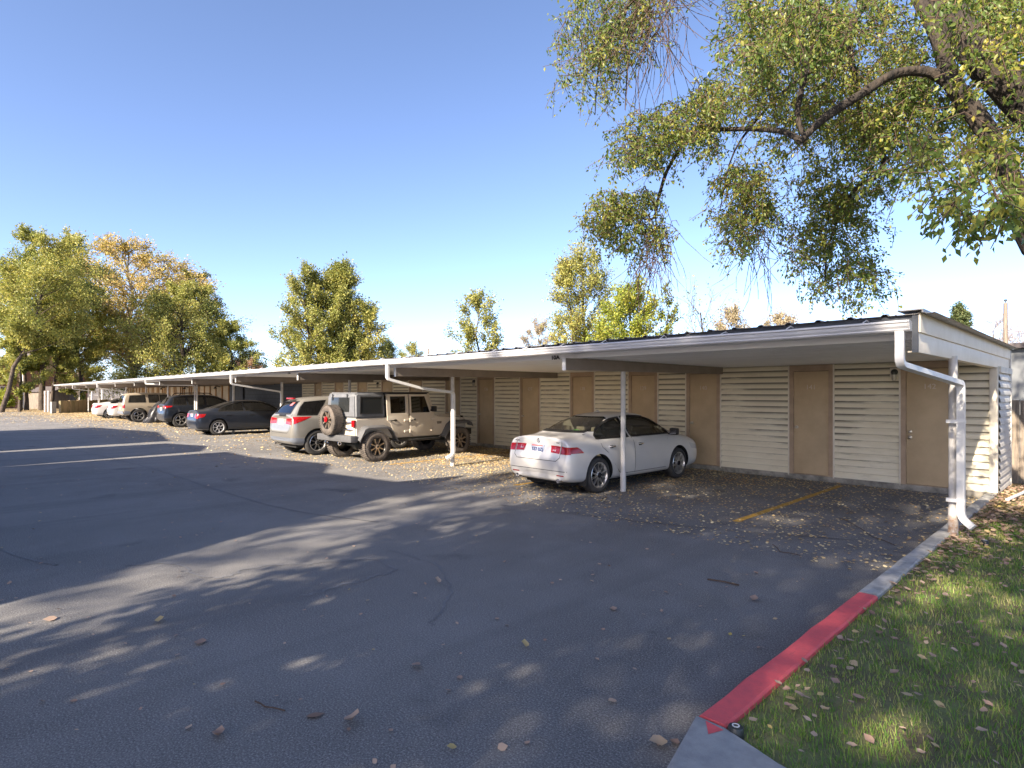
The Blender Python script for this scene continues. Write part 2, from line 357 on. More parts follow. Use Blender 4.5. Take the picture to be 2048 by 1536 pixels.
# parking lines
for i, x in enumerate([-3.47, -7.62, -11.88, -17.0, -22.6, -27.4, -32.6, -37.4, -42.6]):
    mb = MB(); n = 24; rr = random.Random(i); vs = []
    for j in range(n + 1):
        y = 7.42 + 4.25 * j / n; vs += [(x - .05 + rr.uniform(-.006, .006), y, .004), (x + .05 + rr.uniform(-.006, .006), y, .004)]
    mb.add(vs, [(2 * j, 2 * j + 1, 2 * j + 3, 2 * j + 2) for j in range(n)])
    o = mb.build('road_marking', M['line']); o['kind'] = 'structure'
# sealed cracks in the asphalt (real thin beads of sealer)
def crack(name, pts, w, m, seed, z=.004):
    rr = random.Random(seed); P = []
    for _ in range(3): pts = [pts[0]] + [q for a_, b_ in zip(pts[:-1], pts[1:]) for q in ((a_[0] * .75 + b_[0] * .25, a_[1] * .75 + b_[1] * .25), (a_[0] * .25 + b_[0] * .75, a_[1] * .25 + b_[1] * .75))] + [pts[-1]]
    for a, b in zip(pts[:-1], pts[1:]):
        a, b = Vector(a), Vector(b); n = max(2, int((b - a).length / .12))
        P += [a.lerp(b, i / n) for i in range(n)]
    P.append(Vector(pts[-1])); vs = []
    wob = 0; Q = []
    for p in P: wob = wob * .8 + rr.uniform(-.03, .03); Q.append(p + Vector((wob, wob * .4)))
    for i, p in enumerate(Q):
        d = (Q[min(i + 1, len(Q) - 1)] - Q[max(i - 1, 0)]).normalized(); nn = Vector((-d.y, d.x)) * w * rr.uniform(.3, .7)
        vs += [(p.x - nn.x, p.y - nn.y, z), (p.x + nn.x, p.y + nn.y, z)]
    mb = MB(); mb.add(vs, [(2 * j, 2 * j + 1, 2 * j + 3, 2 * j + 2) for j in range(len(Q) - 1)])
    o = mb.build(name, m); o['kind'] = 'structure'
def G(x, y, z=0):
    t = FPX * (HCAM - z) / (y - 785); a_, b_ = ray(x); return (t * a_, t * b_)
M['sealer'] = mat('worn crack sealer', (.19, .19, .195), .75, var=.25)
crack('road_marking', [G(120, 893), G(300, 935), G(420, 975), G(560, 1020), G(760, 1045)], .030, M['tar'], 3)
crack('road_marking', [G(0, 965), G(160, 948), G(250, 940)], .02, M['sealer'], 4)
crack('road_marking', [G(600, 1190), G(740, 1160), G(790, 1140), G(760, 1115), G(620, 1130), G(520, 1128), G(450, 1160), G(380, 1150), G(360, 1125), G(250, 1130)], .022, M['sealer'], 5)
crack('road_marking', [G(860, 1250), G(905, 1180), G(880, 1130), G(780, 1100)], .016, M['sealer'], 6)
crack('road_marking', [G(1000, 1010), G(1240, 1040), G(1500, 1065), G(1700, 1080)], .014, M['tar'], 7)
crack('road_marking', [G(0, 1100), G(60, 1120), G(110, 1130)], .02, M['sealer'], 8)

# ================================================================ storage building with locker doors
WY = 12.0
bld = empty('storage_building', (-14, WY, 0), 0, 'long low storage building with cream lapped siding and a row of tan locker doors', 'building')
def child(mb, name, m, parent, **k):
    o = mb.build(name, m, None, **k); o.parent = parent; o.matrix_parent_inverse = Matrix.Translation(parent.location).inverted() if parent.type == 'EMPTY' else Matrix.Identity(4)
    return o
BX0, BX1 = -26.84, -1.31
# door openings: (x left, x right, number)
doors = [(-2.53, -1.90, '142'), (-4.41, -3.78, '141'), (-6.66, -6.02, '140'), (-8.22, -7.57, '139'), (-10.09, -9.45, '138'), (-12.02, -11.38, '137'),
         (-13.94, -13.30, '136'), (-15.59, -14.96, '135'), (-17.76, -17.10, '134'), (-19.66, -19.01, '133'), (-21.52, -20.88, '132'), (-23.47, -22.84, '131'), (-25.45, -24.85, '130')]
# main wall body behind siding
mb = MB(); mb.box(BX0, BX1 - .03, WY + .06, WY + 1.495, .02, 2.238)
child(mb, 'wall', M['trim'], bld)
mb = MB(); mb.box(BX0, BX1 + .0, WY - .035, WY + 1.52, -.02, .10)
child(mb, 'foundation', M['base'], bld, bevel=.006)
def lap_panel(x0, x1, z0=.10, z1=2.235, y=WY, lap=.12, out=.030):
    mb = MB(); n = int(math.ceil((z1 - z0) / lap)); vs = []; fs = []
    segs = max(1, int((x1 - x0) / .6)); rr = random.Random(int(abs(x0) * 100))
    for i in range(n):
        a = z0 + i * lap; b = min(z1, a + lap); k = len(vs)
        for s in range(segs + 1):
            x = x0 + (x1 - x0) * s / segs; j = rr.uniform(-.0025, .0025)
            vs += [(x, y + .012, a), (x, y - out + j, a + .002), (x, y - out + .006 + j, a + .05), (x, y + .004, b + .001)]
        for s in range(segs):
            q = k + s * 4
            for u in range(3): fs.append((q + u, q + u + 4, q + u + 5, q + u + 1))
    mb.add(vs, fs); return mb
edges = []
prev = BX1 - .05
for (l, r, num) in doors:
    edges.append((r + .085, prev)); prev = l - .085
edges.append((BX0 + .03, prev))
for x0, x1 in edges:
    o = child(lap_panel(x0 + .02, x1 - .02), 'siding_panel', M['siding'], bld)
    for xa_, xb_ in ((x0 - .004, x0 + .022), (x1 - .022, x1 + .004)):
        mb = MB(); mb.box(xa_, xb_, WY - .035, WY + .03, .07, 2.236); child(mb, 'trim', M['trim'], bld)
def text_mesh(txt, size, depth=.003, bold=0, align='CENTER', sx=1.0):
    cu = bpy.data.curves.new('t', 'FONT'); cu.body = txt; cu.size = size; cu.extrude = depth; cu.align_x = align; cu.align_y = 'CENTER'; cu.offset = bold
    ob = bpy.data.objects.new('t', cu); col.objects.link(ob); bpy.context.view_layer.update()
    me = bpy.data.meshes.new_from_object(ob.evaluated_get(bpy.context.evaluated_depsgraph_get()))
    bpy.data.objects.remove(ob); bpy.data.curves.remove(cu)
    if sx != 1: me.transform(Matrix.Scale(sx, 4, (1, 0, 0)))
    return me
def text_obj(name, txt, size, m, parent, M4, bold=0, depth=.003, sx=1.0):
    me = text_mesh(txt, size, depth, bold, sx=sx); me.materials.clear(); o = link(name, me, m, parent)
    me.transform(M4); return o
ROTX = Matrix.Rotation(R(90), 4, 'X')          # faces -Y
for i, (l, r, num) in enumerate(doors):
    fr = MB()
    fr.box(l - .085, l - .004, WY - .028, WY + .05, .10, 2.236); fr.box(r + .004, r + .085, WY - .028, WY + .05, .10, 2.236)
    fr.box(l - .004, r + .004, WY - .028, WY + .05, 2.118, 2.236); fr.box(l - .004, r + .004, WY - .03, WY + .05, .085, .107)
    d = MB(); d.box(l, r, WY - .008, WY + .04, .112, 2.11)
    do = child(d, 'door', M['door'], bld, bevel=.004)
    dl = {'142': 'nearest tan door, with a deadbolt above its knob', '138': 'tan door with a small white speck below its number'}.get(num)
    if dl: do['label'] = dl
    gp = MB(); gp.box(l - .004, r + .004, WY + .018, WY + .05, .10, 2.118)
    for (q, nm, mm) in ((fr, 'door_frame', M['frame']), (gp, 'door_stop', M['black'])):
        c_ = q.build(nm, mm, do)
    t_ = text_obj('number', num, .125, M['numeral'], do, Matrix.Translation(((l + r) / 2 + (.02 if num == '142' else 0), WY - .012, 1.80)) @ ROTX, depth=.004, bold=.0)
    k = MB(); kz = 1.02
    for z_ in ([kz, kz - .10] if num == '142' else [kz]):
        k.lathe([(.0, .001), (-.0, .032), (-.008, .032), (-.012, .014), (-.035, .014), (-.045, .024), (-.06, .026), (-.07, .016), (-.072, .001)], (l + .055, WY - .008, z_), 'y', 14)
    k.build('knob', M['steel'], do, smooth=40)
# wall lamps
for x in (-2.70, -8.44, -14.15, -19.95):
    b_ = MB(); b_.lathe([(0, .001), (0, .055), (-.02, .055), (-.035, .045), (-.06, .04), (-.075, .001)], (x, WY - .026, 2.06), 'y', 18)
    b_.lathe([(0, .001), (.0, .038), (.05, .040), (.06, .03), (.06, .001)], (x, WY - .075, 2.015), 'z', 16)
    lo = child(b_, 'wall_lamp', M['lampdark'], bld, smooth=40)
    pl = MB(); pl.box(x - .07, x + .07, WY - .045, WY - .0, 1.98, 2.13); pl.build('mounting_plate', M['trim'], lo)
    gl = MB(); gl.lathe([(.055, .001), (.05, .034), (-.03, .036), (-.055, .026), (-.062, .001)], (x, WY - .075, 1.965), 'z', 16); gl.build('lamp_glass', M['lampglass'], lo, smooth=40)
# header strip under deck, corner post, side wall
mb = MB(); mb.box(-1.40, -1.295, WY - .045, WY + .06, .10, 2.10); child(mb, 'corner_trim', M['trim'], bld, bevel=.004)
mb = lap_panel(0, 1.36, z1=2.12)
mb.v = [(-1.30 - (y - WY), WY + .07 + x, z) for x, y, z in mb.v]   # turn the lap panel to face +X
child(mb, 'siding_panel', M['white_siding'], bld)
mb = MB(); mb.box(-1.33, -1.262, WY + .04, WY + 1.50, 2.02, 2.115); mb.box(-1.35, -1.268, WY + 1.41, WY + 1.48, .0, 2.02); child(mb, 'corner_trim', M['white_siding'], bld)

# ================================================================ carport roof on posts
cp = empty('carport', (-30, 9, 0), 0, 'long flat carport roof with white gutter on steel posts in front of the lockers', 'carport')
PX = [-1.30, -5.88, -10.62, -15.45, -20.27, -25.15, -30.1, -35.2, -40.1, -45.6, -50.3, -55.4, -60.5, -65.4]
PY = 8.32; RX0, RX1 = -66.0, -1.34
GY0 = 6.52
# deck pans (profile in y,z extruded along x, a bay at a time so that it sags a little)
prof = [(6.64, 2.30), (7.02, 2.30), (7.03, 2.236)]
y = 7.03
while y < 12.9:
    prof += [(min(y + .36, 13.2), 2.240), (min(y + .375, 13.2), 2.262), (min(y + .395, 13.2), 2.262), (min(y + .41, 13.2), 2.240)]; y += .41
prof += [(13.3, 2.24)]
top = [(13.3, 2.33), (6.64, 2.33)]
mb = MB(); ring_ = prof + top; xs = [RX0] + [x for x in reversed(PX) if RX0 < x < RX1] + [RX1]; k = len(ring_)
vs = [(x, y_, z_) for x in xs for (y_, z_) in ring_]; fs = [(i * k + j, i * k + (j + 1) % k, (i + 1) * k + (j + 1) % k, (i + 1) * k + j) for i in range(len(xs) - 1) for j in range(k)]
fs += [tuple(range(k)), tuple((len(xs) - 1) * k + j for j in range(k))]
mb.add(vs, fs); child(mb, 'deck', M['deck'], cp)
# ribbed roofing above it
mb = MB(); x = RX0 - .05; vs = []
step = .305
while x < RX1 + .12:
    for dx, dz in ((0, 0), (.085, 0), (.105, .019), (.135, .019), (.155, 0), (.2, .0), (.215, .006), (.23, 0)):
        vs.append((x + dx, dz))
    x += step
n = len(vs); lift = lambda a_: .052 * min(1, max(0, (a_ + 12) / 10)); V = [(a_, 6.60, 2.398 + b_ + lift(a_)) for a_, b_ in vs] + [(a_, 13.42, 2.408 + b_ + lift(a_)) for a_, b_ in vs] + [(a_, 6.60, 2.394 + b_ + lift(a_)) for a_, b_ in vs]
mb.add(V, [(i, i + 1, n + i + 1, n + i) for i in range(n - 1)] + [(i, i + 1, 2 * n + i + 1, 2 * n + i) for i in range(n - 1)])
child(mb, 'roofing', M['roofmetal'], cp)
mb = MB(); mb.prism([(RX0, 2.331), (-1.35, 2.331), (-1.35, 2.447), (-2, 2.447), (-12, 2.392), (RX0, 2.392)], 'y', 6.645, 6.67); mb.box(RX0, RX1, 13.2, 13.28, 2.33, 2.39); child(mb, 'fascia', M['greywall'], cp)
# gutter: K profile in sections with joints
gp_ = [(6.636, 2.378), (6.636, 2.288), (6.56, 2.288), (6.545, 2.302), (6.545, 2.312), (6.528, 2.335), (6.52, 2.362), (6.505, 2.372), (6.505, 2.386), (6.52, 2.392), (6.52, 2.380), (6.534, 2.366), (6.543, 2.335), (6.56, 2.30), (6.622, 2.30), (6.622, 2.378)]
gx = [-66.0, -60.1, -54.1, -48.0, -42.0, -35.9, -29.9, -23.8, -17.7, -11.6, -5.55, -1.36]; gx = gx[:-2] + [-5.9, -1.36]
mb = MB()
for a_, b_ in zip(gx[:-1], gx[1:]):
    n_ = 4; k = len(gp_); vs = []
    rr = random.Random(int(a_ * 7))
    for i in range(n_ + 1):
        x = a_ + .004 + (b_ - a_ - .008) * i / n_; s_ = -.008 * math.sin(math.pi * i / n_) * rr.uniform(.2, 1.4)
        vs += [(x, yy, zz + s_) for yy, zz in gp_]
    mb.add(vs, [(i * k + j, i * k + (j + 1) % k, (i + 1) * k + (j + 1) % k, (i + 1) * k + j) for i in range(n_) for j in range(k)] + [tuple(range(k)), tuple(n_ * k + j for j in range(k))])
child(mb, 'gutter', M['gutter'], cp)
mb = MB()   # joint collars and end cap
for x in gx[1:-1]: mb.prism([(a_ * 1.0 + (-.004 if a_ < 6.6 else 0), b_ + (-.004 if b_ < 2.3 else .001)) for a_, b_ in gp_[:10]], 'x', x - .04, x + .04)
mb.prism(gp_[:10], 'x', -1.36, -1.352)
child(mb, 'gutter_joint', M['gutter'], cp)
mb = MB()
rr = random.Random(4); x = -1.75
while x > -30:
    mb = MB(); mb.tube([(x, 6.52, 2.385), (x + .02, 6.60, 2.425 + rr.uniform(-.01, .012)), (x + .03, 6.64, 2.41)], .007, 4); child(mb, 'hanger_strap', M['gutter'], cp); x -= rr.uniform(.7, 1.0)
# dented drip edge that hangs a little below the gutter by the third and fourth bays
mb = MB(); n_ = 40; vs = []
for i in range(n_ + 1):
    u = i / n_; x = -18.0 + 7.4 * u; d_ = .028 * math.sin(math.pi * u) * (1 + .25 * math.sin(u * 17)); vs += [(x, 6.66, 2.285), (x, 6.645 - .02 * math.sin(u * 9), 2.27 - d_)]
mb.add(vs, [(2 * j, 2 * j + 1, 2 * j + 3, 2 * j + 2) for j in range(n_)]); child(mb, 'drip_edge', M['gutter'], cp)
# end fascia boards
mb = MB(); mb.box(-1.338, -1.30, 6.64, 13.3, 2.285, 2.40); mb.box(-1.338, -1.318, 6.7, 13.28, 2.40, 2.45)
mb = MB(); mb.prism([(6.63, 2.275), (13.46, 2.285), (13.46, 2.462), (6.63, 2.462)], 'x', -1.34, -1.285); child(mb, 'end_board', M['fascia'], cp, bevel=.003)
mb = MB(); mb.prism([(6.66, 2.085), (13.44, 2.10), (13.44, 2.2845), (6.66, 2.2745)], 'x', -1.35, -1.305); mb.box(-1.40, -1.35, 6.68, 11.9, 2.088, 2.10); child(mb, 'end_board', M['fascia'], cp, bevel=.003)
mb = MB(); mb.prism([(6.56, 2.480), (13.56, 2.480), (13.56, 2.490), (6.56, 2.490)], 'x', -1.46, -1.25); mb.box(-1.262, -1.25, 6.56, 13.56, 2.455, 2.480); child(mb, 'edge_flashing', M['roofmetal'], cp)
mb = MB(); mb.box(-1.352, -1.30, 6.618, 6.632, 2.085, 2.46); child(mb, 'end_cap', M['greywall'], cp)
mb = MB(); mb.box(-1.36, -1.28, 13.465, 13.52, 2.06, 2.44); child(mb, 'end_cap', M['post'], cp)
# beams, posts
mb = MB(); mb.box(-.026, .0, 6.76, 11.92, 0, .185); 
def beam_mb():
    mb = MB(); n_ = 6; z0, z1 = 2.045, 2.10
    P = [(-.055, 0), (0.0, 0), (0, .012), (-.043, .012), (-.043, .172), (0, .172), (0, .184), (-.055, .184)]
    P = [(.0, 0), (.055, 0), (.055, .184), (.0, .184), (.0, .172), (.043, .172), (.043, .012), (.0, .012)]
    vs = []; k = len(P)
    for yy in (6.78, 11.93):
        zz = z0 + (yy - 6.78) / 5.15 * .05
        vs += [(-.0275 + u, yy, zz + w) for u, w in P]
    mb.add(vs, [(j, (j + 1) % k, k + (j + 1) % k, k + j) for j in range(k)] + [tuple(range(k)), tuple(k + j for j in range(k))])
    for yy in (7.25, 8.1, 9.0, 9.9, 10.8, 11.6):
        mb.box(-.02, .028, yy, yy + .07, z0 + .186 + (yy - 6.78) / 5.15 * .05, 2.2395)
    return mb
b0 = None
def post_mb(foot=True):
    mb = MB(); mb.tube([(0, 0, .012), (0, 0, 2.06)], .043, 20); mb.tube([(0, 0, 0), (0, 0, .30), (0, 0, .31)], [.049, .049, .044], 20); return mb
p0 = None
for i, x in enumerate(PX):
    if i > 0:
        if b0 is None:
            b0 = child(beam_mb(), 'beam', M['beam'], cp); b0.location = Vector((x, 0, 0)) - Vector((0, 0, 0)); 
            cpn = MB(); cpn.box(-.034, .034, 6.768, 6.779, 2.04, 2.235); e0 = cpn.build('end_plate', M['white'], b0)
        else:
            b_ = b0.copy(); col.objects.link(b_); b_.location = (x, 0, 0); e_ = e0.copy(); col.objects.link(e_); e_.parent = b_
    if p0 is None:
        p0 = child(post_mb(), 'post', M['post'], cp, smooth=40); p0.location = (x + .0, PY, .06)
        bpm = MB(); bpm.box(-.17, .12, -.13, .13, -.02, .0); bpm.box(-.17, -.155, -.13, .13, -.06, -.0); bpm.tube([(0, 0, 0), (0, 0, .22)], .051, 20)
        bpo = bpm.build('base_plate', M['rust'], p0)
    else:
        p_ = p0.copy(); col.objects.link(p_); p_.location = (x + (.0), PY, .0)
        if i == 1: p_['label'] = 'round white steel post beside the white sedan'
# downspouts
def rounded(pts, r=.07, n=4):
    pts = [Vector(p) for p in pts]; out = [pts[0]]
    for a_, b_, c_ in zip(pts[:-2], pts[1:-1], pts[2:]):
        d1 = (a_ - b_).normalized(); d2 = (c_ - b_).normalized()
        q1, q2 = b_ + d1 * r, b_ + d2 * r
        for j in range(n + 1):
            t = j / n; out.append(q1 * (1 - t) ** 2 + b_ * 2 * t * (1 - t) + q2 * t * t)
    out.append(pts[-1]); return out
def downspout(x, px_, ez1, ez2, out, kink=0):
    mb = MB()
    pts = [(x, 6.575, 2.292), (x, 6.575, ez1), (px_ , PY - .07, ez2), (px_, PY - .07, .28), (px_ + out[0], PY - .10 + out[1], .19)]
    if kink: m_ = Vector(pts[1]).lerp(Vector(pts[2]), .5); pts.insert(2, tuple(m_ + Vector((0, 0, -.05))))
    R_ = rounded(pts); mb.tube(R_, 0, flat=(.074, .054))
    for p in R_[1:6]: pass
    o = child(mb, 'downspout', M['white'], cp, smooth=30)
    for z_ in ((1.35, .45) if x > -2 else ()):
        st = MB(); st.box(px_ - .135, px_ + .042, PY - .103, PY - .036, z_, z_ + .04); st.build('strap', M['white'], o)
    return o
downspout(-1.44, -1.215, 1.97, 1.80, (.115, -.02))
downspout(-10.60, -10.50, 1.98, 1.70, (-.10, -.10), 1)
downspout(-20.1, -20.15, 1.98, 1.72, (-.10, -.10))
downspout(-44.6, -45.5, 1.98, 1.75, (-.1, -.1)); downspout(-55.0, -55.3, 1.98, 1.75, (-.1, -.1)); downspout(-31.8, -30.2, 2.1, 2.05, (-.1, -.1))
# bay numbers stencilled on the deck step
for x, s in ((-6.28, '10A'), (-11.3, '10B'), (-16.6, '11A')):
    text_obj('stencil', s, .085, M['black'], None, Matrix.Translation((x, 7.018, 2.262)) @ ROTX, depth=.001, bold=.003, sx=1.3).parent = cp
    st_ = [o for o in bpy.data.objects if o.name.startswith('stencil')][-1]; st_.matrix_parent_inverse = Matrix.Translation(cp.location).inverted()

# ================================================================ grey block building and batten wall beyond
g = empty('block_building', (-31, WY, 0), 0, 'dark grey painted block wall behind the dark sedan', 'building')
mb = MB(); mb.box(-36.55, -26.85, WY - .02, WY + 5, -.02, 2.234); child(mb, 'wall', M['blocks'], g)
mb = MB(); mb.box(-36.6, -34.4, WY - .12, WY - .021, -.02, 2.234); child(mb, 'pier', M['greywall'], g)
g = empty('garage_building', (-50, WY, 0), 0, 'cream boarded wall with bare wooden battens at the far end of the carport', 'building')
mb = MB(); mb.box(-65.2, -36.62, WY, WY + 5, -.02, 2.234); child(mb, 'wall', M['batten'], g)
mb = MB(); x = -64.9
rr = random.Random(2)
while x < -36.9:
    mb = MB(); mb.box(x, x + .12, WY - .06, WY - .001, .0, 2.23); child(mb, 'batten', M['battenwood'], g); x += rr.choice([1.15, 1.2, .5])
for x in (-38.6, -45.2, -51.5):
    mb = MB(); mb.tube([(x, WY - .01, 2.05), (x, WY - .2, 2.1), (x, WY - .3, 2.02)], .03, 8); mb.lathe([(0, .03), (-.08, .11), (-.1, .10)], (x, WY - .3, 2.04), 'z', 12)
    child(mb, 'wall_lamp', M['lampdark'], g)

# ================================================================ wooden fence at the right
f = empty('wooden_fence', (0, 13.9, 0), 0, 'weathered grey board fence behind the lawn at the end of the lockers', 'fence')
rr = random.Random(9); x = -1.62
mb = MB()
while x < 7:
    w_ = rr.uniform(.135, .145); mb.box(x, x + w_ - .008, 13.9 + rr.uniform(-.004, .004), 13.925, .04, 1.56 + rr.uniform(-.015, .015)); x += w_
child(mb, 'boards', M['fencewood'], f)
for z_ in (.35, 1.2): mb = MB(); mb.box(-1.6, 7, 13.93, 13.97, z_, z_ + .09); child(mb, 'rail', M['fencewood'], f)
for x in (-1.5, .9, 3.3, 5.7):
    mb = MB(); mb.box(x, x + .1, 13.975, 14.07, -.02, 1.5); child(mb, 'fence_post', M['fencewood'], f)
# grey shed beyond that fence
g = empty('grey_shed', (0, 22, 0), 0, 'plain grey outbuilding showing above the board fence', 'building')
mb = MB(); mb.box(-3.2, 9, 20, 27, 0, 2.85); child(mb, 'wall', mat('grey shed wall', (.16, .17, .18), .8, var=.15), g)
mb = MB(); mb.box(-3.3, 9.1, 19.8, 27.2, 2.852, 2.98); child(mb, 'roof', M['shingle'], g)
# loose white pipe lying by the corner
mb = MB(); mb.tube([(-1.12, 11.35, .10), (-.98, 12.3, .13)], .024, 10)
tag(mb.build('pipe', M['white'], smooth=40), 'short white plastic pipe lying in dry leaves by the corner of the lockers', 'pipe')
# sprinkler head near kerb end and small black one by post
def sprinkler(x, y, lab):
    o = MB(); o.lathe([(0, .036), (.05, .036), (.056, .032), (.058, .001)], (0, 0, .045), 'z', 22)
    s = o.build('sprinkler_head', M['lampdark'], smooth=40); s.location = (x, y, 0); tag(s, lab, 'sprinkler')
    r_ = MB(); r_.lathe([(.0585, .012), (.0605, .012), (.0605, .018), (.0585, .018)], (0, 0, .045), 'z', 20, closed=True); r_.build('cap_ring', M['white'], s)
sprinkler(-1.262, 2.705, 'black pop-up sprinkler head between red kerb and walkway corner')
sprinkler(-.98, 8.05, 'black sprinkler head in dry leaves next to the near post')

# ================================================================ vehicles
def paint(name, c, metal=.35, rough=.32, dust=None):
    m = bpy.data.materials.new(name); N, L = nt(m); b = N['Principled BSDF']; tc = N.new('ShaderNodeTexCoord'); P = tc.outputs['Object']
    d = ramp(N, L, noise(N, L, P, 3, 6, .7), [(.42, 0.), (.75, .22)]); dc = dust or tuple(.6 * x + .08 for x in c)
    L.new(mix_col(N, L, d, c, dc), b.inputs['Base Color']); b.inputs['Metallic'].default_value = metal; b.inputs['Roughness'].default_value = rough
    b.inputs['Coat Weight'].default_value = .7; b.inputs['Coat Roughness'].default_value = .06
    return m
MP = {'white': paint('pearl white paint', (.60, .585, .565), .1), 'silver': paint('champagne silver paint', (.33, .315, .285), .5, .3, (.30, .28, .25)), 'navy': paint('slate blue paint', (.020, .027, .045), .4, .3, (.05, .055, .065)),
      'slate': paint('grey blue paint', (.014, .020, .034), .4, .32, (.04, .045, .055)), 'tan': paint('champagne paint', (.40, .34, .26), .3), 'tan2': paint('sand paint', (.54, .48, .40), .05, .42, (.42, .35, .27)),
      'greytrim': paint('grey lower cladding', (.16, .18, .22), .1, .5)}
M['tyre'] = mat('tyre rubber', (.028, .027, .028), .85, vscale=9, c2=(.045, .042, .04), bump=.004, bscale=60)
M['dusty_tyre'] = mat('dusty tyre rubber', (.15, .125, .105), .95, vscale=6, c2=(.07, .06, .053), bump=.012, bscale=34)
M['alloy'] = mat('alloy wheel', (.62, .61, .60), .28, metal=.9)
M['hub'] = mat('wheel cover', (.60, .60, .62), .35, metal=.5)
M['blackrim'] = mat('black rim', (.018, .016, .015), .3, coat=.6)
M['bronze'] = mat('machined spoke', (.62, .50, .38), .3, metal=.8)
M['well'] = mat('wheel well', (.010, .010, .011), .95)
M['rubber'] = mat('black trim', (.016, .016, .017), .45)
M['plastic'] = mat('grey faded plastic', (.105, .105, .11), .6, var=.2, vscale=8)
M['hardtop'] = mat('dusty hardtop', (.155, .16, .175), .6, vscale=6, c2=(.115, .12, .13), bump=.002, bscale=120)
M['hardtop_b'] = mat('black roof panel', (.02, .02, .022), .55)
M['red'] = mat('red tail lens', (.42, .006, .010), .2, spec=.5, coat=.5, var=.45, vscale=22)
M['redb'] = mat('tail reflector', (.75, .20, .18), .15, spec=.9, coat=1)
M['clear'] = mat('clear lens', (.62, .62, .63), .1, spec=1, coat=1)
M['amber'] = mat('amber lens', (.6, .2, .03), .15, coat=1)
M['chrome'] = mat('chrome', (.75, .75, .77), .12, metal=1)
M['seat'] = mat('seat cloth', (.11, .10, .085), .9)
M['interior'] = mat('cabin trim', (.22, .20, .17), .9)
M['plate'] = mat('pale blue plate', (.50, .55, .68), .4, var=.25, vscale=20)
M['platew'] = mat('white plate', (.65, .60, .55), .4)
M['ink'] = mat('plate ink', (.03, .05, .16), .5)
M['lime'] = mat('lime green plastic', (.10, .55, .05), .4)
G_CLEAR = glass_mat('light tinted glass', (.94, .96, .86), .15)
G_DARK = glass_mat('dark tinted glass', (.13, .14, .14), .10)
G_MID = glass_mat('tinted glass', (.34, .36, .34), .07)

def loft(st, tum=.42, dy_rear=None, dy_front=None, flat=0):
    """st: list of (y, w, zb, belt, zt, wc); a closed cage of rings along y"""
    vs = []; n = len(st)
    for i, (y, w, zb, be, zt, wc) in enumerate(st):
        k = min(1, max(0, (zt - be - .08) / .13)); wr = wc - max(0, zt - be) * tum
        hood = [(.86 * w, be + .5 * (zt - be)), (.64 * w, be + .82 * (zt - be)), (.34 * w, zt - .004)]
        cabn = [(wc, be + .035), (wr, zt - .055), (wr * .74, zt - .012)]
        up = [(h[0] * (1 - k) + c_[0] * k, h[1] * (1 - k) + c_[1] * k) for h, c_ in zip(hood, cabn)]
        mid = zb + (be - zb) * .52
        P = [(0, zb), (.7 * w, zb), (.94 * w, zb + .025), (.995 * w, zb + .15), (w, mid), (.985 * w, mid + (be - mid) * .55), (.94 * w, be)] + up + [(0, zt)]
        d = [0] * 11
        if dy_rear and i < len(dy_rear): d = dy_rear[i]
        if dy_front and n - 1 - i < len(dy_front): d = dy_front[n - 1 - i]
        R_ = [(x, y + d[j], z) for j, (x, z) in enumerate(P)]
        vs += R_ + [(-x, yy, z) for (x, yy, z) in reversed(R_[1:10])]
    K = 20; fs = []
    for i in range(n - 1):
        for j in range(K): fs.append((i * K + j, i * K + (j + 1) % K, (i + 1) * K + (j + 1) % K, (i + 1) * K + j))
    for base, flip in ((0, 1), ((n - 1) * K, 0)):
        cap = [(0, 1, 19)] + [(j, j + 1, 19 - j, 20 - j) for j in range(1, 9)] + [(9, 10, 11)]
        for c_ in cap:
            c_ = tuple(base + q for q in c_); fs.append(tuple(reversed(c_)) if not flip else c_)
    return vs, fs
def bake(vs, fs, mats, sub=2):
    me = bpy.data.meshes.new('tmp'); me.from_pydata(vs, [], fs)
    bm = bmesh.new(); bm.from_mesh(me); bmesh.ops.recalc_face_normals(bm, faces=bm.faces); bm.to_mesh(me); bm.free()
    o = link('tmp', me, mats)
    if sub:
        md = o.modifiers.new('s', 'SUBSURF'); md.levels = sub; md.render_levels = sub
        apply(o)
    return o
def apply(o):
    dg = bpy.context.evaluated_depsgraph_get(); dg.update()
    me = bpy.data.meshes.new_from_object(o.evaluated_get(dg)); old = o.data; o.modifiers.clear(); o.data = me; bpy.data.meshes.remove(old)
def boolean(o, cutter, op='DIFFERENCE'):
    md = o.modifiers.new('b', 'BOOLEAN'); md.operation = op; md.object = cutter; md.solver = 'EXACT'; md.material_mode = 'TRANSFER'
    apply(o); bpy.data.objects.remove(cutter)
def bvh_of(o):
    me = o.data; return BVHTree.FromPolygons([v.co.copy() for v in me.vertices], [tuple(p.vertices) for p in me.polygons])
def resample(pts, n):
    P = [Vector(p) for p in pts]
    if len(P) == 1: return [P[0]] * n
    L_ = [0]
    for a_, b_ in zip(P[:-1], P[1:]): L_.append(L_[-1] + (b_ - a_).length)
    out = []
    for i in range(n):
        t = L_[-1] * i / (n - 1); j = 0
        while j < len(P) - 2 and L_[j + 1] < t: j += 1
        seg = L_[j + 1] - L_[j]; out.append(P[j].lerp(P[j + 1], (t - L_[j]) / seg if seg > 1e-9 else 0))
    return out
DIRS = {'+x': (Vector((-1, 0, 0)), lambda u, v: Vector((3, u, v))), '-x': (Vector((1, 0, 0)), lambda u, v: Vector((-3, u, v))),
        '-y': (Vector((0, 1, 0)), lambda u, v: Vector((u, -6, v))), '+y': (Vector((0, -1, 0)), lambda u, v: Vector((u, 8, v))), '+z': (Vector((0, 0, -1)), lambda u, v: Vector((u, v, 4)))}
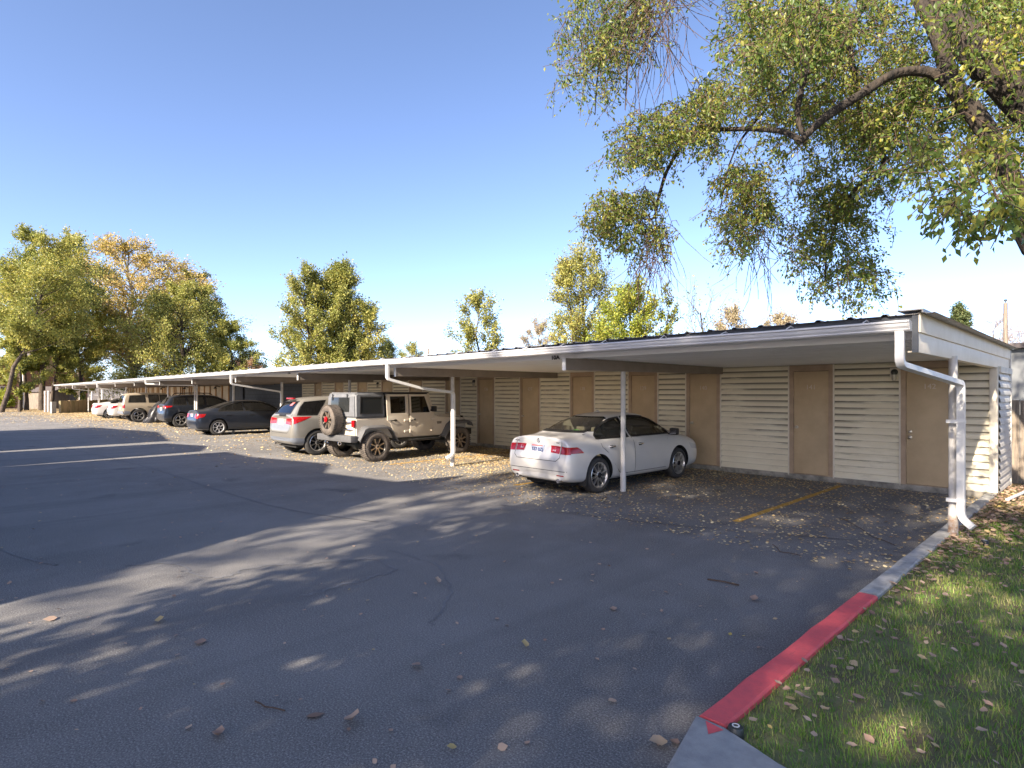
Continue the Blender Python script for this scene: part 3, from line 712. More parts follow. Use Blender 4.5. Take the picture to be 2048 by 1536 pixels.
def hit(bvh, side, u, v, off, grz=0):
    d, f_ = DIRS[side]; o_ = f_(u, v); h = bvh.ray_cast(o_, d)
    if h[0] is None: return None
    n = h[1]
    if n.dot(d) > 0: n = -n
    if grz and abs(n.dot(d)) < grz: return None
    return h[0] + n * off
def patch(mb, bvh, side, bottom, top_, off=.004, nu=10, nv=5, mi=0):
    B = resample(bottom, nu + 1); T = resample(top_, nu + 1); P = []
    for i in range(nu + 1):
        for j in range(nv + 1):
            q = B[i].lerp(T[i], j / nv); h = hit(bvh, side, q.x, q.y, off); P.append(h)
    fs = []; 
    for i in range(nu):
        for j in range(nv):
            ids = (i * (nv + 1) + j, (i + 1) * (nv + 1) + j, (i + 1) * (nv + 1) + j + 1, i * (nv + 1) + j + 1)
            c_ = [P[q] for q in ids]
            if any(p is None for p in c_): continue
            if max((c_[a_] - c_[b_]).length for a_ in range(4) for b_ in range(a_)) > .45: continue
            fs.append(ids)
    mb.add([p if p is not None else Vector((0, 0, .5)) for p in P], fs, mi)
def ribbon(mb, bvh, side, outline, w=.012, off=.003, closed=True, mi=0, step=.05):
    P = [Vector(p) for p in outline]; Q = []
    m = len(P) if closed else len(P) - 1
    for i in range(m):
        a_, b_ = P[i], P[(i + 1) % len(P)]; k = max(1, int((b_ - a_).length / step)); Q += [a_.lerp(b_, j / k) for j in range(k)]
    if not closed: Q.append(P[-1])
    n = len(Q); vs = []; ok = []
    for i in range(n):
        pa = Q[i - 1] if (closed or i > 0) else Q[i]; pb = Q[(i + 1) % n] if (closed or i < n - 1) else Q[i]
        d = (pb - pa); d = d.normalized() if d.length > 1e-9 else Vector((1, 0)); nn = Vector((-d.y, d.x)) * w / 2
        a_ = hit(bvh, side, Q[i].x - nn.x, Q[i].y - nn.y, off, .2); b_ = hit(bvh, side, Q[i].x + nn.x, Q[i].y + nn.y, off, .2)
        good = a_ is not None and b_ is not None; ok.append(good)
        vs += [a_ if good else Vector((0, 0, .5)), b_ if good else Vector((0, 0, .5))]
    fs = []
    for i in range(n if closed else n - 1):
        j = (i + 1) % n
        if ok[i] and ok[j] and (vs[2 * i] - vs[2 * j]).length < .16 and (vs[2 * i] - vs[2 * i + 1]).length < w * 4: fs.append((2 * i, 2 * i + 1, 2 * j + 1, 2 * j))
    mb.add(vs, fs, mi)
def mir(side): return {'+x': '-x', '-x': '+x'}.get(side, side)

def make_wheel(root, x, y, r, w=.20, rim=.66, kind='ten', sx=1, tyre=None):
    """a wheel centred at (x,y,r); sx=+1 faces +x"""
    t = MB(); rr_ = r * rim
    prof = [(-w / 2 + .01, rr_), (-w / 2, rr_ + .02), (-w / 2 - .004, (r + rr_) / 2), (-w / 2 + .012, r - .018), (-w / 2 + .03, r - .004), (0, r), (w / 2 - .03, r - .004), (w / 2 - .012, r - .018), (w / 2 + .004, (r + rr_) / 2), (w / 2, rr_ + .02), (w / 2 - .01, rr_)]
    t.lathe(prof, (0, 0, 0), 'x', 40)
    if kind == 'mud':
        for j in range(44):
            a = 2 * math.pi * j / 44; ca, sa = math.cos(a), math.sin(a)
            for u0, u1, da in ((-w / 2 + .004, -w * .16, 0), (-w * .13, w * .13, .5), (w * .16, w / 2 - .004, 0)):
                a2 = a + da * 2 * math.pi / 44; ca, sa = math.cos(a2), math.sin(a2); h = 2 * math.pi * r / 44 * .30
                vs = []
                for uu in (u0, u1):
                    for tt, ra in ((-h, r - .012), (h, r - .012), (h * .85, r + .009), (-h * .85, r + .009)):
                        vs.append((uu, ca * ra - sa * tt, sa * ra + ca * tt))
                t.add(vs, [(0, 1, 2, 3), (4, 7, 6, 5), (0, 4, 5, 1), (1, 5, 6, 2), (2, 6, 7, 3), (3, 7, 4, 0)])
    wl_ = empty('wheel'); wl_.parent = root; wl_.location = (x, y, r)
    if sx < 0: wl_.rotation_euler = (0, 0, math.pi)
    t.build('tyre', tyre or M['tyre'], wl_, smooth=40)
    f = MB(); fx = w / 2 - .012
    f.lathe([(w / 2 - .008, rr_ + .004), (w / 2 - .002, rr_ - .006), (fx - .02, rr_ - .022), (-w / 2 + .03, rr_ - .03)], (0, 0, 0), 'x', 40, 0)
    f.lathe([(fx - .085, rr_ - .02), (fx - .09, .001)], (0, 0, 0), 'x', 32, 1)
    ns = {'ten': 10, 'eight': 8, 'mud': 8, 'six': 6, 'seven': 7, 'five': 5}[kind]
    for j in range(ns):
        a = 2 * math.pi * (j + .5) / ns; r0, r1 = .04, rr_ - .012
        w0, w1 = (.030, .022) if kind == 'ten' else ((.028, .042) if kind in ('eight', 'mud') else (.05, .055))
        def pt(u, rad, tt): return (u, math.cos(a) * rad - math.sin(a) * tt, math.sin(a) * rad + math.cos(a) * tt)
        vs = []
        for rad, ww, uu in ((r0, w0, fx - .004), (rr_ * .6, (w0 + w1) * .46, fx - .012), (r1, w1, fx - .006)):
            vs += [pt(uu - .04, rad, -ww / 2), pt(uu - .04, rad, ww / 2), pt(uu, rad, ww / 2 * .7), pt(uu, rad, -ww / 2 * .7)]
        f.add(vs, [(0, 1, 5, 4), (1, 2, 6, 5), (2, 3, 7, 6), (3, 0, 4, 7), (4, 5, 9, 8), (5, 6, 10, 9), (6, 7, 11, 10), (7, 4, 8, 11)], 2)
        if kind == 'eight':
            pass
    f.lathe([(fx - .05, .058), (fx + .0, .055), (fx + .006, .035), (fx + .006, .001)], (0, 0, 0), 'x', 20, 2)
    f.lathe([(fx - .03, .03), (fx + .012, .028), (fx + .014, .001)], (0, 0, 0), 'x', 16, 1)
    ms = {'mud': [M['blackrim'], M['blackrim'], M['bronze']], 'six': [M['hub'], M['well'], M['hub']], 'seven': [M['hub'], M['well'], M['hub']]}.get(kind, [M['alloy'], M['well'], M['alloy']])
    f.build('rim', ms, wl_, smooth=35)
    return wl_

FX, FR = .92, .74
def fy(y): return y if y > -.3 else -.3 + (y + .3) * FR
def warp(S):
    px2 = lambda L_: [(a_ * FX, b_) for a_, b_ in L_]; py2 = lambda L_: [(fy(a_), b_) for a_, b_ in L_]
    sd2 = lambda sd_, L_: py2(L_) if 'x' in sd_ else px2(L_)
    S['st'] = [(fy(y), w * FX, zb, be, zt, wc * FX) for y, w, zb, be, zt, wc in S['st']]
    S['side_win'] = [(py2(a_), py2(b_)) for a_, b_ in S['side_win']]
    for k in ('rear_win', 'front_win'): S[k] = tuple(px2(q_) for q_ in S[k])
    S['rear_seams'] = [px2(q_) for q_ in S.get('rear_seams', [])]
    S['tail'] = [(a_, sd2(a_, b_), sd2(a_, c_), d_) for a_, b_, c_, d_ in S['tail']]
    S['extra'] = [(n_, a_, sd2(a_, b_), sd2(a_, c_), m_, o_, bo) for n_, a_, b_, c_, m_, o_, bo in S.get('extra', [])]
    S['badges'] = [(t_, x_ * FX, z_, s_) for t_, x_, z_, s_ in S.get('badges', [])]
    S['exhaust'] = [(x_ * FX, fy(y_), z_) for x_, y_, z_ in S.get('exhaust', [])]
    S['hollow'] = (fy(S['hollow'][0]), S['hollow'][1]); S['track'] *= FX
def build_car(spec, root):
    S = spec; warp(S); st = S['st']; W = {}
    P = S['paint']
    vs, fs = loft(st, S.get('tum', .42), S.get('dyr'), S.get('dyf'))
    body = bake(vs, fs, [P, M['well'], M['interior']])
    bvh = bvh_of(body)
    # arches
    c_ = MB(); ar = S['r'] + S.get('gap', .045)
    for y in (0, S['wb']):
        for sgn in (-1, 1):
            x0, x1 = sorted((sgn * (S['track'] - .16), sgn * 1.3)); prof = [(x0, .001), (x0, ar), (x1, ar), (x1, .001)]
            c_.lathe([(x0, ar), (x1, ar)], (0, y, S['r'] + .005), 'x', 36, 1)
            k = len(c_.v); c_.f.append(tuple(range(k - 72, k - 36))); c_.m.append(1); c_.f.append(tuple(range(k - 36, k))); c_.m.append(1)
    cut = c_.build('cut', [P, M['well']]); boolean(body, cut)
    # hollow cabin
    y0, y1 = S['hollow']; inner = []
    for (y, w, zb, be, zt, wc) in st:
        if y0 <= y <= y1: inner.append((y, w - .13, be - .42, be - .02, zt - .045, wc - .055))
    vs, fs = loft(inner, S.get('tum', .42))
    io = bake(vs, fs, [P, M['well'], M['interior']]); 
    io.data.polygons.foreach_set('material_index', [2] * len(io.data.polygons)); boolean(body, io)
    # window openings
    c_ = MB()
    for bt, tp in S['side_win']:
        poly = [tuple(p) for p in bt] + [tuple(p) for p in reversed(tp)]
        c_.prism(poly, 'x', -1.3, 1.3, 1)
    boolean(body, c_.build('cut', [P, M['rubber']]))
    for key, a_, b_ in (('rear_win', -3, S['hollow'][0] + S.get('rdepth', .9)), ('front_win', S['hollow'][1] - 1.05, 7)):
        bt, tp = S[key]; poly = [tuple(p) for p in bt] + [tuple(p) for p in reversed(tp)]
        c_ = MB(); c_.prism(poly, 'y', a_, b_, 1); boolean(body, c_.build('cut', [P, M['rubber']]))
    # trim ribbons joined to the body mesh: door seams, window surrounds, lid seams
    tm = MB()
    for sd_ in ('+x', '-x'):
        for bt, tp in S['side_win']: ribbon(tm, bvh, sd_, [tuple(p) for p in bt] + [tuple(p) for p in reversed(tp)], S.get('wtrim', .035), .003)
        for ol in S.get('seams', []): ribbon(tm, bvh, sd_, ol, .010, .002, closed=False)
    for key, sd_ in (('rear_win', '-y'), ('front_win', '+y')):
        bt, tp = S[key]; ribbon(tm, bvh, sd_, [tuple(p) for p in bt] + [tuple(p) for p in reversed(tp)], .04, .003)
    for ol in S.get('rear_seams', []): ribbon(tm, bvh, '-y', ol, .010, .002, closed=False)
    for nm in ('body',):
        body.name = nm; body.data.name = nm; body.parent = root
    body.data.polygons.foreach_set('use_smooth', [True] * len(body.data.polygons)); body.data.set_sharp_from_angle(angle=R(38))
    if tm.v: tm.build('seam', M['rubber'], body)
    # glass
    for bt, tp in S['side_win']:
        for sd_ in ('+x', '-x'):
            g_ = MB(); patch(g_, bvh, sd_, bt, tp, -.012, 12, 6); g_.build('window', S.get('sglass', S['glass']), root, smooth=60)
    for key, sd_, nm in (('rear_win', '-y', 'rear_window'), ('front_win', '+y', 'windshield')):
        g_ = MB(); patch(g_, bvh, sd_, S[key][0], S[key][1], -.012, 14, 8); g_.build(nm, S['glass'], root, smooth=60)
    # doors
    for nm, bt, tp, hy in S.get('doors', []):
        for sgn, sd_ in ((1, '+x'), (-1, '-x')):
            g_ = MB(); patch(g_, bvh, sd_, bt, tp, .004, 16, 10); dob = g_.build('door', P, root, smooth=60)
            hz = S['hz']; h = hit(bvh, sd_, hy, hz, 0)
            if h is not None:
                q = MB(); q.box(h.x - .01 * sgn, h.x + .028 * sgn, hy - .085, hy + .085, hz - .013, hz + .016); q.build('handle', S.get('hmat', P), dob, bevel=.008)
                q = MB(); ribbon(q, bvh, sd_, [(hy - .06, hz - .02), (hy + .03, hz - .02), (hy + .03, hz + .012), (hy - .06, hz + .012)], .02, .0055); q.build('handle_cup', M['rubber'], dob)
    # lights
    for sgn in (1, -1):
        t_ = MB()
        for (sd_, bt, tp, mi) in S['tail']:
            if sd_ == '-y': patch(t_, bvh, '-y', [(p[0] * sgn, p[1]) for p in bt], [(p[0] * sgn, p[1]) for p in tp], .006, 10, 5, mi)
            else: patch(t_, bvh, '+x' if sgn > 0 else '-x', bt, tp, .006, 10, 5, mi)
        t_.build('tail_light', [M['red'], M['redb'], M['clear']], root, smooth=50)
        t_ = MB()
        for (sd_, bt, tp, mi) in S.get('head', []):
            if sd_ == '+y': patch(t_, bvh, '+y', [(p[0] * sgn, p[1]) for p in bt], [(p[0] * sgn, p[1]) for p in tp], .006, 8, 4, mi)
            else: patch(t_, bvh, '+x' if sgn > 0 else '-x', bt, tp, .006, 8, 4, mi)
        if t_.f: t_.build('headlight', [M['clear']], root, smooth=50)
        # mirror
        my, mz = S['mirror']; h = hit(bvh, '+x', my, mz - .1, 0); mx = (h.x if h else .8)
        q = MB(); q.box(sgn * (mx + .03), sgn * (mx + .20), my - .05, my + .06, mz - .07, mz + .07); q.box(sgn * (mx - .05), sgn * (mx + .06), my, my + .05, mz - .07, mz - .03)
        mo = q.build('side_mirror', P if S.get('mpaint') else M['rubber'], root, bevel=.03)
        q = MB(); q.box(sgn * (mx + .05), sgn * (mx + .185), my - .058, my - .0515, mz - .05, mz + .05); q.build('mirror_glass', M['chrome'], mo)
    # extra patches: (name, side, bottom, top, material, offset, both)
    for nm, sd_, bt, tp, mm, off, both in S.get('extra', []):
        if sd_ == '+x' :
            for s2 in (('+x', '-x') if both else ('+x',)):
                g_ = MB(); patch(g_, bvh, s2, bt, tp, off, 14, 6); g_.build(nm, mm, root, smooth=60)
        else:
            for sgn in ((1, -1) if both else (1,)):
                g_ = MB(); patch(g_, bvh, sd_, [(p[0] * sgn, p[1]) for p in bt], [(p[0] * sgn, p[1]) for p in tp], off, 14, 6); g_.build(nm, mm, root, smooth=60)
    # plate
    pxc, pz = S['plate']; h = hit(bvh, '-y', pxc, pz, 0)
    q = MB(); q.box(pxc - .15, pxc + .15, h.y - .02, h.y + .02, pz - .075, pz + .075); po = q.build('license_plate', S.get('pmat', M['plate']), root, bevel=.006)
    q = MB(); q.box(pxc - .13, pxc + .13, h.y - .0225, h.y - .0205, pz + .045, pz + .068); q.build('plate_band', M['redb'], po)
    if S.get('ptext'):
        text_obj('plate_text', S['ptext'], .085, M['ink'], po, Matrix.Translation((pxc, h.y - .022, pz - .015)) @ ROTX, depth=.001, bold=.003)
    # badges
    for (tx, bx, bz, sz) in S.get('badges', []):
        h = hit(bvh, '-y', bx, bz, 0); text_obj('badge', tx, sz, M['chrome'], root, Matrix.Translation((bx, h.y - .004, bz)) @ ROTX, depth=.004, bold=.001)
    # exhausts, seats, mudflaps, underbody
    for ex in S.get('exhaust', []):
        q = MB(); q.lathe([(-.02, .001), (-.01, .028), (-.09, .032), (-.09, .038), (.05, .034), (.12, .03)], (ex[0], ex[1], ex[2]), 'y', 18); q.build('exhaust_pipe', M['chrome'], root, smooth=40)
    zf = S['seatz']
    for y, xs_ in ((S['seats'][0], (-.36, 0, .36)), (S['seats'][1], (-.36, .36))):
        for x in xs_:
            q = MB(); q.box(x - .17, x + .17, y, y + .14, zf - .35, zf); q.box(x - .10, x + .10, y + .02, y + .10, zf - .01, zf + .13); q.build('seat', M['seat'], root, bevel=.04)
    q = MB(); w_ = S['track'] - .1
    q.box(-w_ * .8, w_ * .8, -.5, S['wb'] + .5, S.get('ub', .17), .34); q.tube([(-S['track'], 0, S['r']), (S['track'], 0, S['r'])], .05, 8); q.tube([(-S['track'], S['wb'], S['r']), (S['track'], S['wb'], S['r'])], .05, 8)
    q.build('underbody', M['well'], root)
    for y in (0, S['wb']):
        for sgn in (-1, 1): make_wheel(root, sgn * (S['track'] - .10), y, S['r'], .20, S.get('rim', .68), S['wheel'], sgn)
    return bvh

def sedan_spec(sc=1.0, L=1.0, H=1.0, **k):
    st = [(-1.00, .66, .37, .80, .905, .56), (-.97, .76, .30, .86, .975, .60), (-.90, .815, .25, .895, 1.005, .62), (-.72, .845, .215, .905, 1.012, .65), (-.45, .855, .20, .91, 1.02, .67), (-.26, .86, .19, .91, 1.04, .69),
          (.05, .86, .18, .91, 1.16, .70), (.38, .86, .18, .91, 1.29, .70), (.62, .86, .18, .91, 1.352, .70), (.95, .862, .18, .905, 1.39, .70), (1.35, .865, .18, .90, 1.40, .70), (1.72, .865, .18, .895, 1.375, .70),
          (2.02, .86, .18, .89, 1.30, .70), (2.36, .86, .18, .885, 1.13, .70), (2.64, .86, .18, .88, .985, .70), (2.78, .855, .18, .86, .955, .68), (3.08, .85, .19, .81, .90, .66), (3.35, .81, .20, .74, .82, .6), (3.50, .74, .23, .68, .73, .5), (3.56, .62, .30, .60, .64, .4)]
    # rear face leans: bumper sticks out, lid sits back
    d0 = [.05, .05, .03, 0, -.015, .03, .075, .085, .085, .085, .085]; d1 = [.04, .04, .02, 0, -.01, .02, .05, .06, .06, .06, .06]
    S = dict(st=[(y, w, zb, be * H, zt * H, wc) for y, w, zb, be, zt, wc in st], dyr=[d0, d1], r=.318, wb=2.60, track=.845, hollow=(-.27, 2.65), tum=.40,
             side_win=[([(.02, .952), (.98, .948)], [(.03, .99), (.16, 1.10), (.40, 1.205), (.68, 1.27), (.96, 1.30)]),
                       ([(1.06, .948), (2.40, .945)], [(1.02, 1.305), (1.35, 1.318), (1.70, 1.295), (2.0, 1.215), (2.25, 1.09), (2.39, .985)])],
             rear_win=([(-.61, 1.07), (.61, 1.07)], [(-.45, 1.32), (.45, 1.32)]), front_win=([(-.64, 1.02), (.64, 1.02)], [(-.50, 1.31), (.50, 1.31)]),
             doors=[('rear', [(.42, .50), (.50, .40), (.62, .31), (1.04, .30)], [(.10, .86), (.30, .905), (1.04, .905)], .36), ('front', [(1.06, .30), (2.14, .30)], [(1.06, .905), (2.24, .895)], 1.24)],
             hz=.80, seams=[[(1.05, .28), (1.05, .93)], [(2.14, .30), (2.22, .90)], [(.06, .93), (.10, .80), (.36, .62), (.44, .48), (.56, .34), (.64, .29), (2.12, .29)]],
             rear_seams=[[(-.60, 1.0), (-.60, .66), (-.52, .60), (.52, .60), (.60, .66), (.60, 1.0)], [(-.76, .43), (.76, .43)]],
             tail=[('-y', [(.36, .735), (.58, .725)], [(.33, .855), (.58, .85)], 0), ('-y', [(.61, .72), (.80, .72)], [(.61, .85), (.80, .84)], 0), ('+x', [(-.86, .735), (-.46, .735)], [(-.86, .84), (-.66, .84), (-.56, .80)], 0),
                   ('-y', [(.40, .76), (.47, .76)], [(.39, .83), (.47, .83)], 2)],
             head=[('+x', [(3.08, .60), (3.40, .56)], [(3.0, .72), (3.36, .66)], 0)], mirror=(2.32, .985), plate=(0, .785), seatz=1.0, seats=(.35, 1.35), glass=G_MID, wheel='ten', rim=.70, ub=.15)
    S.update(k); return S

# ---- white sedan near the camera
def place(name, x, y, rz, label, cat, group=None):
    return empty(name, (x, y, 0), R(rz), label, cat, group)
rt = place('parked_car', -6.78, 7.88, -1, 'pearl white four door sedan with ten-spoke alloy wheels parked next to a white post', 'car', 'cars parked under the carport')
rt.scale = (.96, .96, .96)
S = sedan_spec(paint=MP['white'], glass=G_CLEAR, ptext='537 0ZJ', badges=[('TSX', .50, .905, .045), ('ACURA', -.58, .905, .035)], exhaust=[(-.52, -.86, .27), (.56, -.86, .27)], hmat=M['chrome'], mpaint=False, gap=.05,
    extra=[('reflector', '-y', [(.50, .345), (.68, .345)], [(.50, .365), (.68, .365)], M['red'], .005, True)])
bv = build_car(S, rt)
q = MB(); hh = hit(bv, '-y', 0, .925, 0)
q.lathe([(0, .040), (-.006, .040), (-.006, .030), (0, .030)], (0, hh.y - .001, .925), 'y', 24, closed=True)
q.tube([(-.014, hh.y - .004, .895), (-.005, hh.y - .004, .955)], .004, 6); q.tube([(.014, hh.y - .004, .895), (.005, hh.y - .004, .955)], .004, 6); q.tube([(-.01, hh.y - .004, .922), (.01, hh.y - .004, .922)], .004, 6)
q.build('emblem', M['chrome'], rt, smooth=40)
for sgn in (1, -1):
    q = MB(); q.prism([(-.36, .16), (-.39, .16), (-.33, .46), (-.30, .46)], 'x', sgn * .62, sgn * .775); q.build('mud_flap', M['rubber'], rt)
q = MB(); q.box(-.03, .0, 1.0, 1.04, 1.38, 1.40); 
q = MB(); q.prism([(.78, 1.385), (.98, 1.39), (.90, 1.43)], 'x', -.02, .02); q.build('antenna', MP['white'], rt, bevel=.008)
q = MB(); q.lathe([(0, .001), (0, .11), (.03, .12), (.05, .06), (.06, .001)], (0, 0, 0), 'z', 20)
bowl = q.build('toy', M['lime'], smooth=40); bowl.location = (-6.57, 7.90, .992); tag(bowl, 'lime green plastic dish behind the rear window of the white sedan', 'dish')
q = MB(); q.box(-.55, .55, -.18, .34, 1.0, 1.03); q.build('parcel_shelf', M['interior'], rt)

# ---- dark sedan
rt = place('parked_car', -25.45, 7.62, -1, 'dark slate blue sedan with pale wheel covers parked against the grey wall', 'car', 'cars parked under the carport')
S = sedan_spec(paint=MP['navy'], wheel='seven', H=1.0, r=.315, glass=G_DARK, rim=.66,
   tail=[('-y', [(.44, .72), (.80, .68)], [(.48, .86), (.80, .85)], 0), ('+x', [(-.88, .70), (-.60, .74)], [(-.88, .85), (-.50, .86)], 0)], exhaust=[(-.5, -.84, .25)])
build_car(S, rt)
# ---- two far white sedans
for (x, y, lab) in ((-44.3, 7.95, 'white sedan parked tight beside the champagne four wheel drive'), (-46.6, 7.45, 'farthest white sedan, its tail sticking out past its neighbour')):
    rt = place('parked_car', x, y, 0, lab, 'car', 'cars parked under the carport')
    S = sedan_spec(paint=MP['white'], wheel='five', glass=G_DARK, tail=[('-y', [(.46, .70), (.80, .66)], [(.50, .88), (.80, .86)], 0), ('+x', [(-.88, .68), (-.62, .76)], [(-.88, .86), (-.46, .88)], 0)])
    build_car(S, rt)

# ---- SUVs
def suv_spec(**k):
    st = [(-.86, .70, .44, .90, 1.00, .62), (-.83, .79, .38, .98, 1.10, .68), (-.76, .835, .33, 1.02, 1.16, .70), (-.66, .86, .30, 1.03, 1.25, .73), (-.50, .87, .28, 1.035, 1.40, .745), (-.36, .875, .27, 1.035, 1.50, .75), (-.15, .88, .26, 1.035, 1.565, .755),
          (.3, .88, .25, 1.03, 1.60, .76), (.8, .885, .25, 1.02, 1.615, .76), (1.35, .885, .25, 1.01, 1.60, .76), (1.75, .88, .25, 1.0, 1.54, .76), (2.1, .88, .25, .99, 1.38, .75), (2.42, .875, .25, .985, 1.17, .74), (2.62, .87, .25, .97, 1.075, .72),
          (2.95, .86, .26, .93, 1.03, .7), (3.22, .82, .28, .87, .96, .66), (3.40, .75, .32, .78, .84, .6), (3.46, .64, .38, .68, .74, .5)]
    d0 = [.03, .03, .01, -.02, -.03, .03, .06, .06, .07, .07, .07]
    S = dict(st=st, dyr=[d0], r=.345, wb=2.62, track=.865, hollow=(-.67, 2.45), tum=.30, rdepth=.6,
             side_win=[([(-.36, 1.085), (.28, 1.08)], [(-.28, 1.40), (-.16, 1.46), (.24, 1.485)]), ([(.38, 1.08), (1.10, 1.07)], [(.34, 1.49), (.75, 1.50), (1.08, 1.50)]), ([(1.18, 1.07), (2.20, 1.055)], [(1.16, 1.50), (1.5, 1.48), (1.75, 1.42), (2.0, 1.28), (2.18, 1.12)])],
             rear_win=([(-.56, 1.13), (.56, 1.13)], [(-.46, 1.45), (.46, 1.45)]), front_win=([(-.64, 1.14), (.64, 1.14)], [(-.52, 1.48), (.52, 1.48)]),
             doors=[('rear', [(.40, .55), (.46, .42), (1.12, .38)], [(.34, 1.03), (1.12, 1.02)], .48), ('front', [(1.15, .38), (2.18, .38)], [(1.15, 1.02), (2.24, 1.0)], 1.30)], hz=.90,
             seams=[[(1.14, .36), (1.14, 1.04)], [(2.18, .38), (2.24, 1.0)]], rear_seams=[[(-.66, 1.12), (-.66, .70), (-.55, .62), (.55, .62), (.66, .70), (.66, 1.12)]],
             tail=[('-y', [(.34, .86), (.76, .84)], [(.34, 1.0), (.76, 1.02)], 0), ('+x', [(-.76, .86), (-.40, .96)], [(-.76, 1.05), (-.14, 1.05)], 0)],
             head=[], mirror=(2.22, 1.10), plate=(0, .90), seatz=1.12, seats=(.15, 1.2), glass=G_DARK, wheel='eight', rim=.64, ub=.22)
    S.update(k); return S
rt = place('parked_car', -15.76, 7.12, 0, 'champagne silver crossover with wide red tail lights parked left of the sand off-roader', 'car', 'cars parked under the carport')
S = suv_spec(paint=MP['silver'], pmat=M['platew'],
   side_win=[([(-.60, 1.09), (.02, 1.085)], [(-.44, 1.30), (-.26, 1.44), (.36, 1.49)]), ([(.52, 1.08), (1.10, 1.07)], [(.62, 1.49), (.85, 1.50), (1.08, 1.50)]), ([(1.18, 1.07), (2.20, 1.055)], [(1.16, 1.50), (1.5, 1.48), (1.75, 1.42), (2.0, 1.28), (2.18, 1.12)])],
   extra=[('bumper_cladding', '-y', [(.0, .40), (.80, .40)], [(.0, .50), (.80, .50)], MP['greytrim'], .008, True), ('bumper_cladding', '+x', [(-.80, .32), (-.40, .30)], [(-.80, .50), (-.40, .48)], MP['greytrim'], .008, True),
          ('rocker_cladding', '+x', [(.42, .28), (2.2, .28)], [(.42, .42), (2.2, .42)], MP['greytrim'], .008, True)],
   exhaust=[(-.4, -.68, .30)], wtrim=.02)
bv = build_car(S, rt)
q = MB(); hh = hit(bv, '-y', 0, 1.50, 0); q.box(-.22, .22, -.44, -.36, 1.515, 1.555); q.build('brake_light', M['red'], rt, bevel=.012)
q = MB(); h1 = hit(bv, '-y', .2, 1.36, .002); patch(q, bv, '-y', [(.12, 1.34), (.26, 1.34)], [(.16, 1.42), (.30, 1.44)], .001, 3, 3); q.build('sticker', M['redb'], rt)
q = MB(); patch(q, bv, '-y', [(-.10, 1.07), (.34, 1.07)], [(-.06, 1.12), (.30, 1.12)], .02, 6, 2); q.build('wiper', M['rubber'], rt)
for x in (-.62, .62):
    pass
# dark grey blue SUV
rt = place('parked_car', -32.3, 8.0, 0, 'dark grey blue crossover with roof rails parked beside the dark sedan', 'car', 'cars parked under the carport')
S = suv_spec(paint=MP['slate'], wheel='five', r=.36, rim=.66,
   tail=[('-y', [(.36, .98), (.80, .93)], [(.42, 1.06), (.80, 1.05)], 0), ('+x', [(-.76, .95), (-.42, 1.0)], [(-.76, 1.05), (-.36, 1.06)], 0)],
   extra=[('wheel_arch_trim', '+x', [(-.80, .32), (-.42, .32)], [(-.80, .48), (-.42, .46)], M['rubber'], .008, True), ('rocker_cladding', '+x', [(.42, .28), (2.2, .28)], [(.42, .42), (2.2, .42)], M['rubber'], .008, True)], pmat=M['platew'])
build_car(S, rt)
for sgn in (-1, 1):
    q = MB(); q.tube([(sgn * .56, -.05, 1.55), (sgn * .56, .08, 1.66), (sgn * .56, .9, 1.68), (sgn * .56, 1.35, 1.66), (sgn * .56, 1.48, 1.58)], .02, 8); q.build('roof_rail', M['rubber'], rt, smooth=50)
# champagne boxy four wheel drive
rt = place('parked_car', -39.2, 7.62, 0, 'boxy champagne four wheel drive with black rear window band beside the covered motorcycle', 'car', 'cars parked under the carport')
st = [(-.93, .72, .50, .96, 1.04, .70), (-.92, .79, .46, 1.0, 1.10, .72), (-.88, .82, .42, 1.02, 1.30, .74), (-.78, .83, .40, 1.02, 1.55, .75), (-.62, .835, .40, 1.02, 1.66, .75), (-.2, .84, .40, 1.02, 1.69, .755), (.5, .84, .40, 1.02, 1.70, .755), (1.1, .84, .40, 1.02, 1.69, .755),
      (1.5, .84, .40, 1.01, 1.66, .75), (1.78, .84, .40, 1.0, 1.50, .74), (2.1, .835, .40, 1.0, 1.20, .73), (2.2, .83, .40, .99, 1.10, .7), (2.8, .82, .42, .97, 1.05, .7), (3.2, .80, .45, .93, 1.0, .66), (3.3, .74, .5, .85, .9, .6)]
S = suv_spec(st=st, dyr=None, tum=.16, r=.38, paint=MP['tan'], wheel='five', hollow=(-.88, 2.12), track=.83, gap=.07, wb=2.60,
   side_win=[([(-.55, 1.14), (.36, 1.14)], [(-.45, 1.52), (.32, 1.55)]), ([(.52, 1.13), (1.02, 1.12)], [(.50, 1.56), (1.0, 1.56)]), ([(1.10, 1.12), (1.92, 1.11)], [(1.08, 1.56), (1.5, 1.54), (1.75, 1.36), (1.90, 1.16)])],
   rear_win=([(-.60, 1.14), (.60, 1.14)], [(-.54, 1.52), (.54, 1.52)]), front_win=([(-.62, 1.16), (.62, 1.16)], [(-.55, 1.52), (.55, 1.52)]),
   tail=[('-y', [(.66, .82), (.80, .82)], [(.66, 1.02), (.80, 1.02)], 0), ('+x', [(-.90, .82), (-.80, .82)], [(-.90, 1.02), (-.80, 1.02)], 0)],
   extra=[('bumper', '-y', [(.0, .50), (.79, .50)], [(.0, .66), (.79, .66)], MP['greytrim'], .03, True), ('lower_cladding', '+x', [(-.85, .46), (-.45, .46)], [(-.85, .66), (-.45, .64)], MP['greytrim'], .01, True), ('lower_cladding', '+x', [(.48, .46), (2.12, .46)], [(.48, .62), (2.12, .62)], MP['greytrim'], .01, True)], ub=.32, plate=(0, .80), mirror=(1.9, 1.2))
build_car(S, rt)

